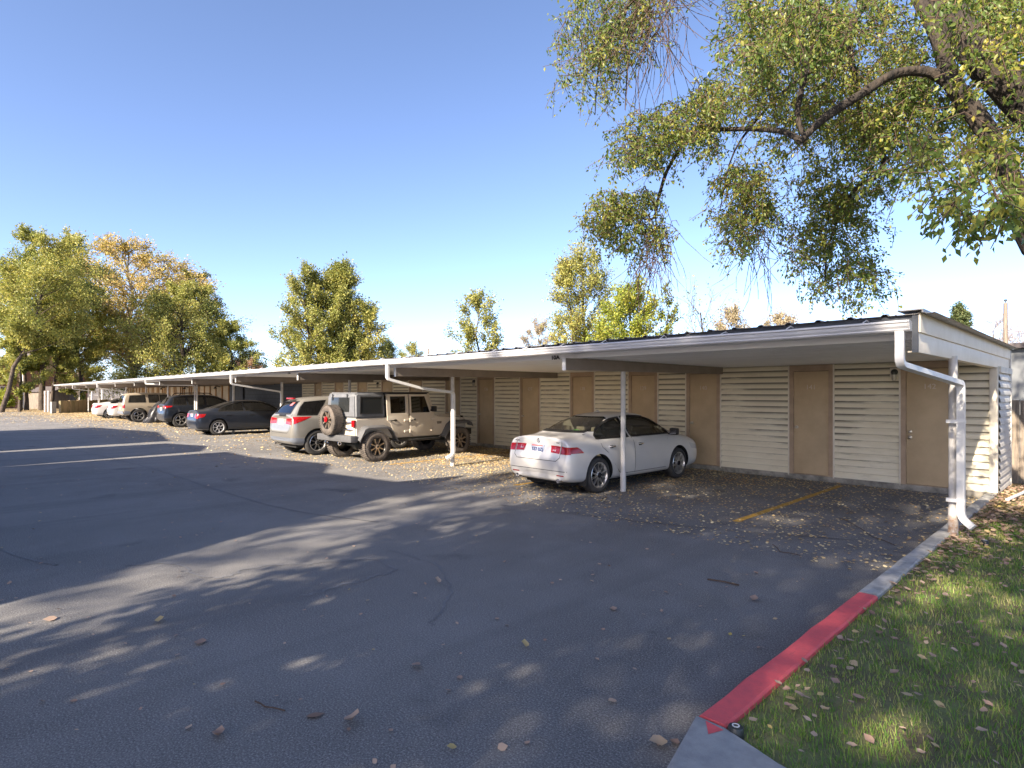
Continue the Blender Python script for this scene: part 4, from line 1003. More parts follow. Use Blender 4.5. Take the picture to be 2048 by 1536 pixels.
# ---- sand coloured off-roader with dark hardtop and spare wheel
rt = place('parked_off_roader', -13.42, 7.46, 3, 'sand coloured four door off-roader with grey hardtop and spare wheel on its tailgate', 'off-roader', 'cars parked under the carport')
WB = 2.72; Rr = .368; SP = MP['tan2']
hw = .70
q = MB()
q.prism([(-.50, .62), (-.50, 1.065), (1.80, 1.065), (1.84, 1.10), (1.98, 1.10), (2.02, 1.065), (3.06, .985), (3.10, .72), (3.10, .62), (2.3, .62), (2.25, .54), (.52, .54), (.45, .62)], 'x', -hw, hw)
tub = q.build('body', [SP, M['well']], rt)
c_ = MB()
for y in (0, WB):
    for sgn in (-1, 1):
        poly = [(y - .56, .3), (y - .50, .62), (y - .34, .84), (y + .34, .84), (y + .50, .62), (y + .56, .3)]
        c_.prism(poly, 'x', *sorted((sgn * .46, sgn * 1.2)), 1)
cut = c_.build('cut', [SP, M['well']]); boolean(tub, cut)
bm = bmesh.new(); bm.from_mesh(tub.data); bmesh.ops.bevel(bm, geom=[e_ for e_ in bm.edges if len(e_.link_faces) == 2 and e_.calc_face_angle(0) > .5 and abs(e_.verts[0].co.x) > .65], offset=.03, segments=3, affect='EDGES'); bm.to_mesh(tub.data); bm.free()
tub.data.polygons.foreach_set('use_smooth', [True] * len(tub.data.polygons)); tub.data.set_sharp_from_angle(angle=R(35))
# narrower nose is suggested by the separate hood
q = MB(); q.add([(-.60, 2.16, 1.075), (.60, 2.16, 1.075), (.50, 3.34, 1.0), (-.50, 3.34, 1.0), (-.56, 2.16, 1.13), (.56, 2.16, 1.13), (.46, 3.32, 1.06), (-.46, 3.32, 1.06)], [(0, 3, 2, 1), (4, 5, 6, 7), (0, 1, 5, 4), (1, 2, 6, 5), (2, 3, 7, 6), (3, 0, 4, 7)]); q.build('hood', SP, rt, bevel=.03)
q = MB(); q.box(-.52, .52, 3.361, 3.40, .62, 1.04); q.build('grille', M['rubber'], rt, bevel=.02)
# hardtop: rear grey section, black front panels
q = MB(); q.prism([(-.60, 1.068), (.86, 1.068), (.86, 1.70), (-.50, 1.70), (-.575, 1.64)], 'x', -.69, .69)
ht = q.build('hardtop', M['hardtop'], rt)
for v in ht.data.vertices:
    v.co.x *= 1 - (v.co.z - 1.068) * .11
bm = bmesh.new(); bm.from_mesh(ht.data); bmesh.ops.bevel(bm, geom=[e_ for e_ in bm.edges if e_.calc_face_angle(0) > .3], offset=.045, segments=3, affect='EDGES'); bm.to_mesh(ht.data); bm.free()
ht.data.polygons.foreach_set('use_smooth', [True] * len(ht.data.polygons)); ht.data.set_sharp_from_angle(angle=R(35))
q = MB(); q.box(-.635, .635, .862, 1.98, 1.655, 1.712); q.build('roof_panel', M['hardtop_b'], rt, bevel=.02)
# dark cabin core seen through the glass, windshield frame
def sx_(z): return .70 * (1 - max(0, z - 1.068) * .11)
for sgn in (1, -1):
    def sp_(y, z, off=0): return (sgn * (sx_(z) + off), y, z)
    def slab(poly, off0, off1, name, m, parent, bev=0):
        n = len(poly); vs = [sp_(y, z, off0) for y, z in poly] + [sp_(y, z, off1) for y, z in poly]
        mb = MB(); mb.add(vs, [tuple(range(n)), tuple(range(2 * n - 1, n - 1, -1))] + [(i, (i + 1) % n, n + (i + 1) % n, n + i) for i in range(n)]); return mb.build(name, m, parent, bevel=bev)
    def ringslab(outer, inner, off0, off1, name, m, parent):
        n = len(outer); vs = []
        for off in (off0, off1): vs += [sp_(y, z, off) for y, z in outer] + [sp_(y, z, off) for y, z in inner]
        fs = []
        for i in range(n):
            j = (i + 1) % n
            fs += [(i, j, n + j, n + i), (2 * n + i, 2 * n + j, 3 * n + j, 3 * n + i), (i, j, 2 * n + j, 2 * n + i), (n + i, n + j, 3 * n + j, 3 * n + i)]
        mb = MB(); mb.add(vs, fs); return mb.build(name, m, parent)
    # rear quarter window
    w4 = [(-.42, 1.20), (.66, 1.20), (.66, 1.56), (-.36, 1.56)]
    ringslab([(-.45, 1.17), (.70, 1.17), (.70, 1.60), (-.40, 1.60)], w4, -.002, .012, 'window_trim', M['rubber'], rt)
    slab(w4, -.004, .004, 'window', G_DARK if False else M['window'], rt)
    # rear door
    lo = [(.50, .72), (.62, .56), (1.24, .56), (1.24, 1.10), (.90, 1.10), (.88, 1.0), (.70, .88)]
    lo = [(.90, 1.12), (.90, .99), (.955, .91), (1.02, .62), (1.042, .555), (1.26, .555), (1.26, 1.12)]
    dr = slab(lo, -.01, .018, 'door', SP, rt, .006)
    ringslab([(.90, 1.12), (1.26, 1.12), (1.26, 1.655), (.90, 1.655)], [(.955, 1.17), (1.215, 1.17), (1.215, 1.60), (.955, 1.60)], -.03, .018, 'window_frame', SP, dr)
    slab([(.955, 1.17), (1.215, 1.17), (1.215, 1.60), (.955, 1.60)], -.01, .0, 'window', G_DARK, dr)
    # front door
    ur = [(1.29, 1.12), (2.06, 1.12), (2.02, 1.16), (1.86, 1.655), (1.29, 1.655)]; ui = [(1.345, 1.17), (1.96, 1.17), (1.94, 1.22), (1.80, 1.60), (1.345, 1.60)]
    lf = [(1.29, 1.12), (1.29, .66), (1.40, .56), (1.95, .56), (2.05, .64), (2.06, 1.12)]
    df = slab(lf, -.01, .018, 'door', SP, rt, .006)
    ringslab(ur, ui, -.03, .018, 'window_frame', SP, df)
    slab(ui, -.01, .0, 'window', G_DARK, df)
    for dob, yh in ((dr, .99), (df, 1.40)):
        hq = MB(); hq.tube([(sgn * .722, yh - .055, .985), (sgn * .755, yh - .045, .985), (sgn * .755, yh + .04, .99), (sgn * .722, yh + .05, .99)], .014, 8); hq.lathe([(0, .028), (.012 * sgn, .028), (.014 * sgn, .001)], (sgn * .72, yh + .04, .99), 'x', 12); hq.build('handle', M['rubber'], dob, smooth=50)
    # exposed hinges
    for yh, dob in ((1.25, dr), (2.04, df)):
        for zh in (.98, .70):
            hq = MB(); hq.box(sgn * .715, sgn * .745, yh - .07, yh + .05, zh - .03, zh + .03); hq.tube([(sgn * .745, yh + .03, zh - .05), (sgn * .745, yh + .03, zh + .05)], .018, 8); hq.build('hinge', SP, dob, bevel=.006)
    # windshield pillar
    pq = MB(); pq.tube([(sgn * .63, 2.13, 1.10), (sgn * .60, 1.93, 1.68)], 0, flat=(.07, .06)); pq.build('windshield_pillar', SP, rt)
    # mirror
    mq = MB(); mq.box(sgn * .78, sgn * .93, 1.93, 2.01, 1.19, 1.34); mq.box(sgn * .71, sgn * .80, 1.95, 1.99, 1.20, 1.25); mq.build('side_mirror', M['rubber'], rt, bevel=.02)
    # fender flares
    for y in (0, WB):
        if y == 0: pts = [(y - .50, .60), (y - .36, .86), (y - .26, .90), (y + .30, .90), (y + .42, .84), (y + .60, .56)]
        else: pts = [(y - .56, .56), (y - .38, .84), (y - .26, .93), (y + .30, .95), (y + .42, .90), (y + .46, .82)]
        fq = MB(); vs = []
        for (yy, zz) in pts:
            vs += [(sgn * .66, yy, zz - .005), (sgn * .87, yy, zz - .03), (sgn * .90, yy, zz - .055), (sgn * .90, yy, zz - .10), (sgn * .865, yy, zz - .06), (sgn * .66, yy, zz - .045)]
        fq.add(vs, [(6 * i + j, 6 * i + (j + 1) % 6, 6 * (i + 1) + (j + 1) % 6, 6 * (i + 1) + j) for i in range(len(pts) - 1) for j in range(6)] + [tuple(range(6)), tuple(6 * (len(pts) - 1) + j for j in range(6))])
        fq.build('fender_flare', M['plastic'], rt, smooth=50)
    # rock slider step
    q = MB(); q.tube([(sgn * .72, .55, .50), (sgn * .80, .62, .47), (sgn * .80, 2.02, .47), (sgn * .72, 2.12, .50)], .032, 10)
    for yy in (.8, 1.3, 1.85): q.box(*sorted((sgn * .55, sgn * .79)), yy, yy + .05, .455, .50)
    q.build('side_step', M['rubber'], rt, smooth=50)
    # tail lamp
    tq = MB(); tq.box(*sorted((sgn * .585, sgn * .70)), -.655, -.602, .86, 1.03); tq.build('tail_light', M['red'], rt, bevel=.012)
    hq = MB(); hq.box(*sorted((sgn * .70, sgn * .715)), 2.32, 2.44, .86, .9)
ME = Matrix.Rotation(R(90), 4, 'Z') @ ROTX
for tx, z_, sz in (('SAHARA', .90, .05), ('UNLIMITED', .865, .032)):
    text_obj('badge', tx, sz, M['rubber'], rt, Matrix.Translation((.702, 2.30, z_)) @ ME, depth=.002, bold=.001)
q = MB(); q.add([(-.60, 2.13, 1.12), (.60, 2.13, 1.12), (.57, 1.95, 1.66), (-.57, 1.95, 1.66)], [(0, 1, 2, 3)]); q.build('windshield', G_DARK, rt)
q = MB(); q.box(-.62, .62, .88, 2.0, 1.05, 1.075); q.box(-.6, .6, 1.95, 2.1, 1.0, 1.14); q.build('dashboard', M['interior'], rt)
for y, xs_ in ((1.25, (-.33, .33)), (.9, (-.33, .33))):
    for x in xs_: s_ = MB(); s_.box(x - .2, x + .2, y, y + .14, 1.05, 1.38); s_.box(x - .1, x + .1, y + .02, y + .1, 1.38, 1.52); s_.build('seat', M['seat'], rt, bevel=.04)
# rear glass and hinges
q = MB(); q.box(-.46, .40, -.605, -.585, 1.22, 1.58); 
for o_ in (q.build('rear_window', M['window'], rt, bevel=.01),):
    for v in o_.data.vertices: v.co.y += max(0, (v.co.z - 1.2)) * .06
for x in (-.38, .30):
    q = MB(); q.box(x - .012, x + .012, -.60, -.575, 1.50, 1.66); q.build('glass_hinge', M['rubber'], rt)
# rear bumper, tow hooks, lights under
q = MB(); q.box(-.80, .80, -.80, -.605, .50, .66); q.build('rear_bumper', M['plastic'], rt, bevel=.025)
q = MB(); q.box(.34, .345, -.803, -.799, .505, .655)
for sgn in (-1, 1):
    hq = MB(); hq.lathe([(-.012, .05), (.012, .05), (.012, .03), (-.012, .03)], (sgn * .3, -.80, .46), 'x', 16, closed=True); hq.build('tow_hook', M['chrome'], rt, smooth=50)
q = MB(); q.box(-.68, .68, 3.42, 3.58, .50, .68); q.tube([(-.3, 3.56, .66), (-.22, 3.56, .84), (.22, 3.56, .84), (.3, 3.56, .66)], .025, 8); q.build('front_bumper', M['rubber'], rt, bevel=.02)
q = MB(); q.tube([(-.70, 0, Rr), (.70, 0, Rr)], .055, 10); q.tube([(-.70, WB, Rr), (.70, WB, Rr)], .055, 10); q.lathe([(-.12, .04), (-.08, .13), (.08, .13), (.12, .04)], (0, 0, Rr), 'x', 14); q.box(-.4, .4, -.48, 3.0, .46, .56)
for sgn in (-1, 1): q.tube([(sgn * .5, -.1, .34), (sgn * .5, -.18, .62)], .035, 8); q.tube([(sgn * .5, WB - .1, .34), (sgn * .5, WB - .16, .8)], .035, 8)
q.build('chassis', M['lampdark'], rt)
for y in (0, WB):
    for sgn in (-1, 1): make_wheel(rt, sgn * .76, y, Rr, .27, .60, 'mud', sgn, M['dusty_tyre'])
w_ = make_wheel(rt, -.12, -.80, Rr, .25, .60, 'mud', 1, M['dusty_tyre']); w_.rotation_euler = (0, 0, R(-90)); w_.location = (-.10, -.70, 1.02); w_.name = 'spare_wheel'
q = MB(); q.box(-.2, .2, -.70, -.60, .92, 1.12); q.build('spare_wheel_mount', M['lampdark'], rt)
q = MB(); q.tube([(.60, -.60, .80), (.45, -.66, .80), (.2, -.68, .84)], .02, 8); q.tube([(.60, -.60, .98), (.45, -.66, .98), (.2, -.68, .96)], .02, 8); q.build('tailgate_hinge', M['chrome'], rt)
q = MB(); q.lathe([(0, .07), (-.02, .07), (-.025, .001)], (-.10, -.93, 1.04), 'y', 18); q.build('spare_wheel_cap', M['red'], rt, smooth=40)

YM = ([-1.2, -.60, -.45, .70, .86, .90, 1.26, 1.29, 2.06, 2.98, 3.7], [-1.10, -.50, -.38, .27, .36, .40, 1.06, 1.10, 1.88, 2.72, 3.44])
def remap(o):
    for ch in [q_ for q_ in bpy.data.objects if q_.parent == o]:
        if ch.type == 'EMPTY' or ch.name.split('.')[0] in ('body', 'fender_flare', 'chassis', 'side_step'): continue
        for v in ch.data.vertices: v.co.y = float(np.interp(v.co.y, *YM))
        remap(ch)
remap(rt)

# ---- covered motorcycle
mb = MB(); k = 72; rows = [(.0, .34, 1.0), (.15, .37, 1.02), (.34, .34, .95), (.52, .32, .90), (.72, .29, .80), (.90, .28, .66), (1.04, .30, .50), (1.14, .24, .34), (1.20, .10, .14)]
vs = []
for (z, rx, ry) in rows:
    for j in range(k):
        a = 2 * math.pi * j / k; f_ = (1 + .20 * math.sin(a * 9 + z * 1.9) * (1 - z / 1.35) + .09 * math.sin(a * 17 + z * 2) + .05 * math.sin(z * 9 + a * 3))
        vs.append((rx * f_ * math.cos(a), ry * f_ * math.sin(a) + .12 * math.sin(z * 3), z + (.03 * math.sin(a * 7) if z == 0 else .05 * math.sin(2 * a) * z)))
mb.add(vs, [(i * k + j, i * k + (j + 1) % k, (i + 1) * k + (j + 1) % k, (i + 1) * k + j) for i in range(len(rows) - 1) for j in range(k)] + [tuple((len(rows) - 1) * k + j for j in range(k))])
M['tarp'] = mat('black cover cloth', (.022, .022, .026), .38, vscale=5, c2=(.05, .05, .055))
o = mb.build('covered_motorcycle', M['tarp'], smooth=70); o.location = (-37.45, 8.75, .02); o.rotation_euler = (0, 0, R(4)); tag(o, 'motorcycle under a creased black cover between a champagne and a dark car', 'motorcycle')

# ================================================================ vegetation
def unit(a): return a / np.maximum(np.linalg.norm(a, axis=-1, keepdims=True), 1e-9)
def leaf_arrays(P, D, size, r, fold=.25, width=.5):
    """folded pointed leaves: P base points, D long directions, size per leaf"""
    n = len(P); D = unit(D); s = unit(np.cross(D, r.normal(size=(n, 3)))); nrm = np.cross(D, s); size = np.asarray(size).reshape(-1, 1)
    base = P; tip = P + D * size; mid = P + D * size * .42; w = s * size * width / 2; up = nrm * size * width * fold
    V = np.stack([base, mid + w + up, tip, mid - w + up], 1).reshape(-1, 3)
    i = np.arange(n) * 4; F = np.concatenate([np.stack([i, i + 1, i + 2], 1), np.stack([i, i + 2, i + 3], 1)])
    return V, F
def stick_arrays(A, B, ra, rb):
    """3 sided sticks from A to B"""
    n = len(A); d = unit(B - A); h = np.where(np.abs(d[:, :1]) < .8, [[1, 0, 0]], [[0, 1, 0]]); u = unit(np.cross(d, h)); w = np.cross(d, u)
    ra = np.broadcast_to(np.asarray(ra).reshape(-1, 1), (n, 1)); rb = np.broadcast_to(np.asarray(rb).reshape(-1, 1), (n, 1)); V = []
    for k in range(3):
        a = 2 * math.pi * k / 3; o_ = u * math.cos(a) + w * math.sin(a); V += [A + o_ * ra, B + o_ * rb]
    V = np.stack(V, 1).reshape(-1, 3); i = np.arange(n) * 6
    F = np.concatenate([np.stack([i + 2 * k, i + 2 * ((k + 1) % 3), i + 2 * ((k + 1) % 3) + 1, i + 2 * k + 1], 1) for k in range(3)])
    return V, F
def limb_path(a, b, r, bow=.12, n=5):
    a, b = np.array(a, float), np.array(b, float); L_ = np.linalg.norm(b - a); off = r.normal(size=3) * L_ * bow; pts = []
    for i in range(n + 1):
        t = i / n; p = a * (1 - t) + b * t + off * math.sin(math.pi * t) + r.normal(size=3) * L_ * .015; p[2] += L_ * .10 * math.sin(math.pi * t) * (1 if bow > 0 else 0); pts.append(p)
    return pts
def tree(name, label, cat, loc, h, rad, m_leaf, trunk_r=.2, cb=.25, shape='round', limbs=26, twigs=16, lpt=22, leaf=.16, up=.3, seed=1, group=None, bark=None, lean=(0, 0), twl=None, bare=0, stems=1, fork=.3):
    r = np.random.default_rng(seed); x, y = loc[0], loc[1]; z0 = loc[2] if len(loc) > 2 else 0
    root = empty(name, (0, 0, 0), 0, label, cat, group); bark = bark or M['bark_dark']
    mb = MB(); tops = []
    for s in range(stems):
        ang = 6.283 * s / stems + seed; sp_ = 0 if stems == 1 else rad * .35
        p = [np.array([x, y, z0 - .1]), np.array([x + lean[0] * .15, y + lean[1] * .15, z0 + h * .12])]
        for i in range(1, 6):
            t = i / 5; p.append(np.array([x + lean[0] * (.15 + .85 * t) + sp_ * math.cos(ang) * t, y + lean[1] * (.15 + .85 * t) + sp_ * math.sin(ang) * t, z0 + h * (.12 + .74 * t)]) + r.normal(size=3) * h * .012)
        tr = [trunk_r * 1.25, trunk_r] + [trunk_r * (1 - .85 * i / 5) + .01 for i in range(1, 6)]
        mb.tube(p, [v / (1 if stems == 1 else 1.3) for v in tr], 9); tops.append(p)
    A = []; B = []; LP = []; LD = []
    for i in range(limbs):
        u = cb + (1 - cb) * ((i + .5) / limbs); u = min(.99, u + r.uniform(-.03, .03)); ang = i * 2.39996 + r.uniform(-.4, .4)
        uu = (u - cb) / (1 - cb)
        f = {'round': math.sqrt(max(.02, 1 - (2 * uu - 1) ** 2 * .92)), 'cone': (1 - uu) ** .8 * .95 + .05, 'dome': math.sqrt(max(.03, 1 - uu ** 2)), 'vase': .45 + .55 * math.sin(math.pi * min(1, uu * .75 + .2)), 'flame': (math.sin(math.pi * (uu * .8 + .2)) ** .8) * .9 + .1}[shape]
        rr_ = rad * f * r.uniform(.72, 1.08); p = tops[i % stems]
        def on_trunk(zf):
            zf = min(max(zf, .1), .86); k = (zf - .12) / .74 * 5; k = min(max(k, 0), 4.999); j = int(k); return p[j + 1] * (1 - (k - j)) + p[j + 2] * (k - j)
        start = on_trunk(u - (.12 + up * .45) * rr_ / h * 1.6 - .02)
        tp = on_trunk(u)
        end = np.array([tp[0] + math.cos(ang) * rr_, tp[1] + math.sin(ang) * rr_, z0 + h * u + r.uniform(-.03, .03) * h])
        path = limb_path(start, end, r, .07); L_ = np.linalg.norm(end - start); lr = max(.012, trunk_r * .38 * (1 - .6 * uu))
        mb.tube(path, [lr * (1 - .85 * k / 5) for k in range(6)], 5, cap=False)
        path = np.array(path)
        tw = twl or max(.35, min(1.6, L_ * .33))
        ts = r.uniform(.22, 1.0, twigs) ** .8 * 4.999; j = ts.astype(int); fr = (ts - j)[:, None]
        S_ = path[j] * (1 - fr) + path[j + 1] * fr
        out = unit(end - start)[None, :]; d = unit(out * .7 + r.normal(size=(twigs, 3)) * .75 + np.array([[0, 0, up]])); E_ = S_ + d * tw * r.uniform(.5, 1.15, (twigs, 1))
        M_ = (S_ + E_) / 2 + r.normal(size=(twigs, 3)) * tw * .06
        A += [S_, M_]; B += [M_, E_]
        if lpt:
            t = r.uniform(.15, 1.08, (twigs, lpt, 1)); Q = S_[:, None] * (1 - t) + E_[:, None] * t + r.normal(size=(twigs, lpt, 3)) * tw * .13
            keep = r.uniform(size=(twigs, lpt)) > bare
            LP.append(Q[keep]); LD.append((d[:, None] * .6 + r.normal(size=(twigs, lpt, 3)) * .8 + np.array([0, 0, -.25]))[keep])
    tk = mb.build('trunk', bark, root, smooth=60)
    A = np.concatenate(A); B = np.concatenate(B); w_ = max(.006, trunk_r * .05); V, F = stick_arrays(A, B, w_, w_ * .5)
    np_mesh('twigs', V, F, M['twig'] if bark is not M['bark_pale'] else bark, root)
    if lpt:
        LP = np.concatenate(LP); LD = np.concatenate(LD); V, F = leaf_arrays(LP, LD, leaf * r.uniform(.6, 1.25, len(LP)), r, width=.62)
        np_mesh('crown', V, F, m_leaf, root)
    return root
GT = 'trees behind the carport'
def at(x, t):
    a_, b_ = ray(x); return (t * a_, t * b_)
def top_h(y, t): return HCAM + (785 - y) / FPX * t
# trees beyond the roof, left to right
tree('cottonwood', 'tall thinning cottonwood with gold leaves and bare top twigs, highest of the left group', 'tree', at(262, 70), top_h(500, 70), 9.6, L_GOLD, .5, .34, 'round', 70, 36, 26, .24, .35, 21, bark=M['bark_pale'], bare=.30, lean=(0, 0), group=GT)
tree('elm', 'dark green elm at the left edge of the photo with a leaning trunk', 'tree', at(2, 50), top_h(466, 50), 4.6, L_OLIVE, .17, .38, 'round', 46, 34, 30, .18, .3, 22, bare=.15, lean=(1.5, 3.2), group=GT)
tree('elm', 'green elm with a straight dark trunk before the brick house', 'tree', at(84, 56), top_h(508, 56), 4.2, L_GREEN, .26, .46, 'round', 38, 32, 28, .18, .3, 23, group=GT)
tree('elm', 'deep green elm between the brick house and the cottonwood', 'tree', at(160, 62), top_h(565, 62), 4.4, L_OLIVE, .3, .38, 'round', 36, 30, 26, .22, .3, 24, lean=(-2, 0), group=GT)
tree('elm', 'broad dark elm just right of the cottonwood top', 'tree', at(395, 74), top_h(545, 74), 3.2, L_OLIVE, .3, .3, 'round', 26, 26, 30, .22, .3, 25, group=GT)
tree('elm', 'wide olive and yellow elm drooping over the boarded garage', 'tree', at(362, 60), top_h(568, 60), 7.0, L_OLIVE, .35, .08, 'dome', 64, 36, 28, .18, .25, 26, group=GT)
tree('elm', 'lower olive elm ending the left tree group', 'tree', at(462, 60), top_h(640, 60), 3.2, L_OLIVE, .2, .15, 'dome', 34, 30, 32, .17, .3, 27, group=GT)
tree('sapling', 'leafy young tree among the slim trunks at the far left', 'tree', at(40, 52), top_h(650, 52), 2.2, L_OLIVE, .10, .2, 'round', 22, 24, 26, .17, .3, 28, group=GT)
tree('sapling', 'yellow green young tree in front of the brick gable', 'tree', at(160, 58), top_h(670, 58), 2.4, L_OLIVE, .12, .2, 'round', 24, 24, 26, .18, .3, 29, group=GT)
for s_, (x_, t_, lab) in enumerate(((40, 55, 'slim bare lower trunk standing left of the brick wall corner'), (53, 55.5, 'thin trunk right beside the white downpipe of the brick house'), (100, 58, 'leaning dark trunk in front of the red brick wall'))):
    tree('elm', lab, 'tree', at(x_, t_), top_h(640, t_), 1.9, L_GREEN, .17, .42, 'round', 16, 20, 22, .19, .3, 60 + s_, group='slim trunks by the brick house', lean=((.4, .3), (-.2, .1), (1.4, 1.2))[s_])
tree('poplar', 'full double-topped green tree standing alone left of centre', 'tree', at(628, 40), top_h(548, 40), 2.5, L_OLIVE, .2, .08, 'flame', 62, 26, 26, .145, 1.2, 30, stems=2, twl=.85, group=GT)
tree('poplar', 'right half of the double-topped tree left of centre, taller and wider', 'tree', at(682, 40.5), top_h(530, 40), 3.2, L_OLIVE, .2, .06, 'cone', 70, 26, 26, .145, 1.1, 31, twl=.9, group=GT)
tree('poplar', 'small upright yellow green tree above the middle of the roof', 'tree', at(955, 28), top_h(592, 28), 1.45, L_OLIVE, .08, .25, 'flame', 34, 18, 18, .11, 1.3, 32, twl=.6, group=GT)
tree('elm', 'slender open tree with feathery top right of the middle', 'tree', at(1168, 22), top_h(505, 22), 1.75, L_OLIVE, .09, .10, 'dome', 60, 22, 19, .080, .9, 33, twl=.6, group=GT)
tree('elm', 'bright yellow green leafy bush-like tree touching the roof edge', 'tree', at(1262, 20), top_h(580, 20), 1.9, L_YELL, .08, .12, 'dome', 56, 24, 24, .085, 1.0, 34, twl=.5, group=GT)
tree('elm', 'thin dark leader of leaves beside the bare shrub', 'tree', at(1330, 20), top_h(585, 20), .5, L_GREEN, .04, .3, 'flame', 16, 10, 16, .085, 1.2, 35, twl=.35, group=GT)
tree('shrub', 'nearly bare shrub of thin upright twigs above the roof', 'shrub', at(1405, 18), top_h(588, 18), .95, L_GREEN, .05, .15, 'vase', 26, 7, 9, .08, 1.6, 36, twl=.8, bare=.6, group=GT)
for s_, (x_, t_, y_, r_, mm, lab) in enumerate(((1078, 45, 648, 2.3, L_PALE, 'pale dry bush behind the roof left of the feathery tree'), (1462, 32, 625, 1.6, L_PALE, 'dry olive bush right of the bare shrub'), (1560, 34, 628, 1.7, L_PALE, 'dry bush showing under the hanging branches'), (822, 50, 693, 1.7, L_OLIVE, 'low bush beside the distant pole'),
        (775, 46, 690, 1.2, L_GREEN, 'small dark bush at the foot of the double-topped tree'), (500, 60, 722, 2.6, L_ROSE, 'rusty dry hedge plant above the far roof'), (700, 50, 700, 3.0, L_OLIVE, 'low foliage under the double-topped tree'), (2022, 24, 770, 1.3, L_ROSE, 'dry tan shrub behind the board fence'), (2075, 22, 755, 1.6, L_PALE, 'pale shrub at the right edge behind the fence'))):
    tree('shrub', lab, 'shrub', at(x_, t_), top_h(y_, t_), r_, mm, .08, .25, 'dome', 30, 24, 22, .10, .8, 40 + s_, twl=.6, bare=.1, group=GT)
tree('conifer', 'small dark evergreen top showing over the end of the roof', 'tree', at(1916, 40), top_h(612, 40), 1.5, L_DARK, .12, .15, 'cone', 60, 22, 22, .13, -.1, 52, twl=.45, group=GT)
for s_, (x_, t_, y_, r_) in enumerate(((1985, 60, 640, 4.6), (2085, 55, 632, 4.4), (2030, 75, 668, 5.5))):
    tree('bare_tree', ['rosy bare tree left of the wooden pole', 'rosy bare tree at the right edge of the photo', 'low bare tree far behind the wooden pole'][s_], 'tree', at(x_, t_), top_h(y_, t_), r_, L_ROSE, .16, .25, 'dome', 44, 30, 4, .10, .8, 55 + s_, twl=1.3, bare=.3, bark=M['bark_pale'], group=GT)
# poles
def pole(x, t, ytop, lab, arms, rr_=.11):
    p = at(x, t); h = top_h(ytop, t); rt_ = empty('utility_pole', (p[0], p[1], 0), 0, lab, 'pole')
    mb = MB(); mb.tube([(0, 0, 0), (0, 0, h)], [rr_, rr_ * .75], 12); mb.build('shaft', M['fencewood'], rt_, smooth=40)
    for z_, w_ in arms:
        mb = MB(); mb.box(-w_ * _c, w_ * _c, -.06, .06, h - z_, h - z_ + .12); mb.build('crossarm', M['fencewood'], rt_)
    if not arms:
        mb = MB(); mb.tube([(0, 0, h), (0, 0, h + .12)], .02, 8); mb.lathe([(0, .001), (0, .07), (.09, .07), (.11, .001)], (0, 0, h + .1), 'z', 12); mb.build('insulator', M['lampdark'], rt_)
    return rt_
tree('poplar', 'low right shoulder tree beside the double-topped tree', 'tree', at(735, 41), top_h(612, 41), 1.7, L_OLIVE, .12, .08, 'dome', 34, 22, 24, .14, .9, 38, twl=.8, group=GT)
pole(2011, 32, 606, 'weathered wooden pole with a small cap rising over the end of the roof', [], .13)
pole(857, 80, 697, 'distant utility pole with one crossarm above the roof line', [(.5, 1.2)], .14)

tree('elm', 'feathery upright leader of leaves rising toward the hanging elm branches', 'tree', at(1140, 21.6), top_h(520, 21.6), .75, L_OLIVE, .06, .2, 'flame', 34, 16, 18, .08, 1.2, 39, twl=.5, group=GT)
# ---------------------------------------------------------------- the big elm over the lawn
big = empty('elm', (0, 0, 0), 0, 'large old elm with thick limbs reaching in from the right over the lockers', 'tree')
bt = MB()
TB = Vector((1.15, 8.3, 0))
def limb(pts, rads, n=12):
    P = [Vector(p) for p in pts]; Q = []; RR = []
    for i in range(len(P) - 1):
        p0_, p1, p2, p3 = P[max(i - 1, 0)], P[i], P[i + 1], P[min(i + 2, len(P) - 1)]
        for k in range(5):
            t = k / 5; Q.append(.5 * ((2 * p1) + (p2 - p0_) * t + (2 * p0_ - 5 * p1 + 4 * p2 - p3) * t * t + (3 * p1 - p0_ - 3 * p2 + p3) * t ** 3)); RR.append(rads[i] * (1 - t) + rads[i + 1] * t)
    Q.append(P[-1]); RR.append(rads[-1]); RR = [a_ * random.uniform(.93, 1.07) for a_ in RR]
    bt.tube(Q, RR, n); return Q
limb([TB, TB + Vector((-.05, 0, 1.6)), TB + Vector((-.15, 0, 2.6)), TB + Vector((-.25, .05, 3.3))], [.55, .42, .40, .42], 20)
hub = TB + Vector((-.2, .02, 3.1))
L1 = limb([hub, px(2120, 250, 6.3), px(2000, 150, 6.5), px(1905, 40, 6.8), px(1850, -110, 7.2), px(1820, -400, 8)], [.34, .22, .19, .165, .145, .11], 22)
L2 = limb([hub + Vector((-.05, .1, -1.0)), px(2100, 520, 6.3), px(2035, 390, 6.4), px(1975, 265, 6.5), px(1905, 165, 6.6), px(1870, 60, 6.7), px(1800, -60, 7)], [.26, .125, .11, .10, .095, .075, .05], 14)
L3 = limb([px(1905, 175, 6.6), px(1860, 145, 6.6), px(1790, 148, 6.6), px(1720, 190, 6.6), px(1650, 235, 6.6), px(1598, 285, 6.6)], [.064, .058, .054, .050, .046, .036], 12)
limb([px(1610, 275, 6.6), px(1595, 230, 6.7), px(1605, 170, 6.7), px(1625, 60, 6.7), px(1640, -40, 6.7)], [.03, .032, .035, .035, .04], 8)
limb([px(1600, 280, 6.6), px(1560, 262, 6.9), px(1480, 258, 7.8), px(1390, 268, 8.1), px(1340, 330, 8.4), px(1318, 390, 8.5), px(1300, 440, 8.6), px(1225, 402, 8.7)], [.04, .036, .032, .030, .026, .022, .018, .009], 8)
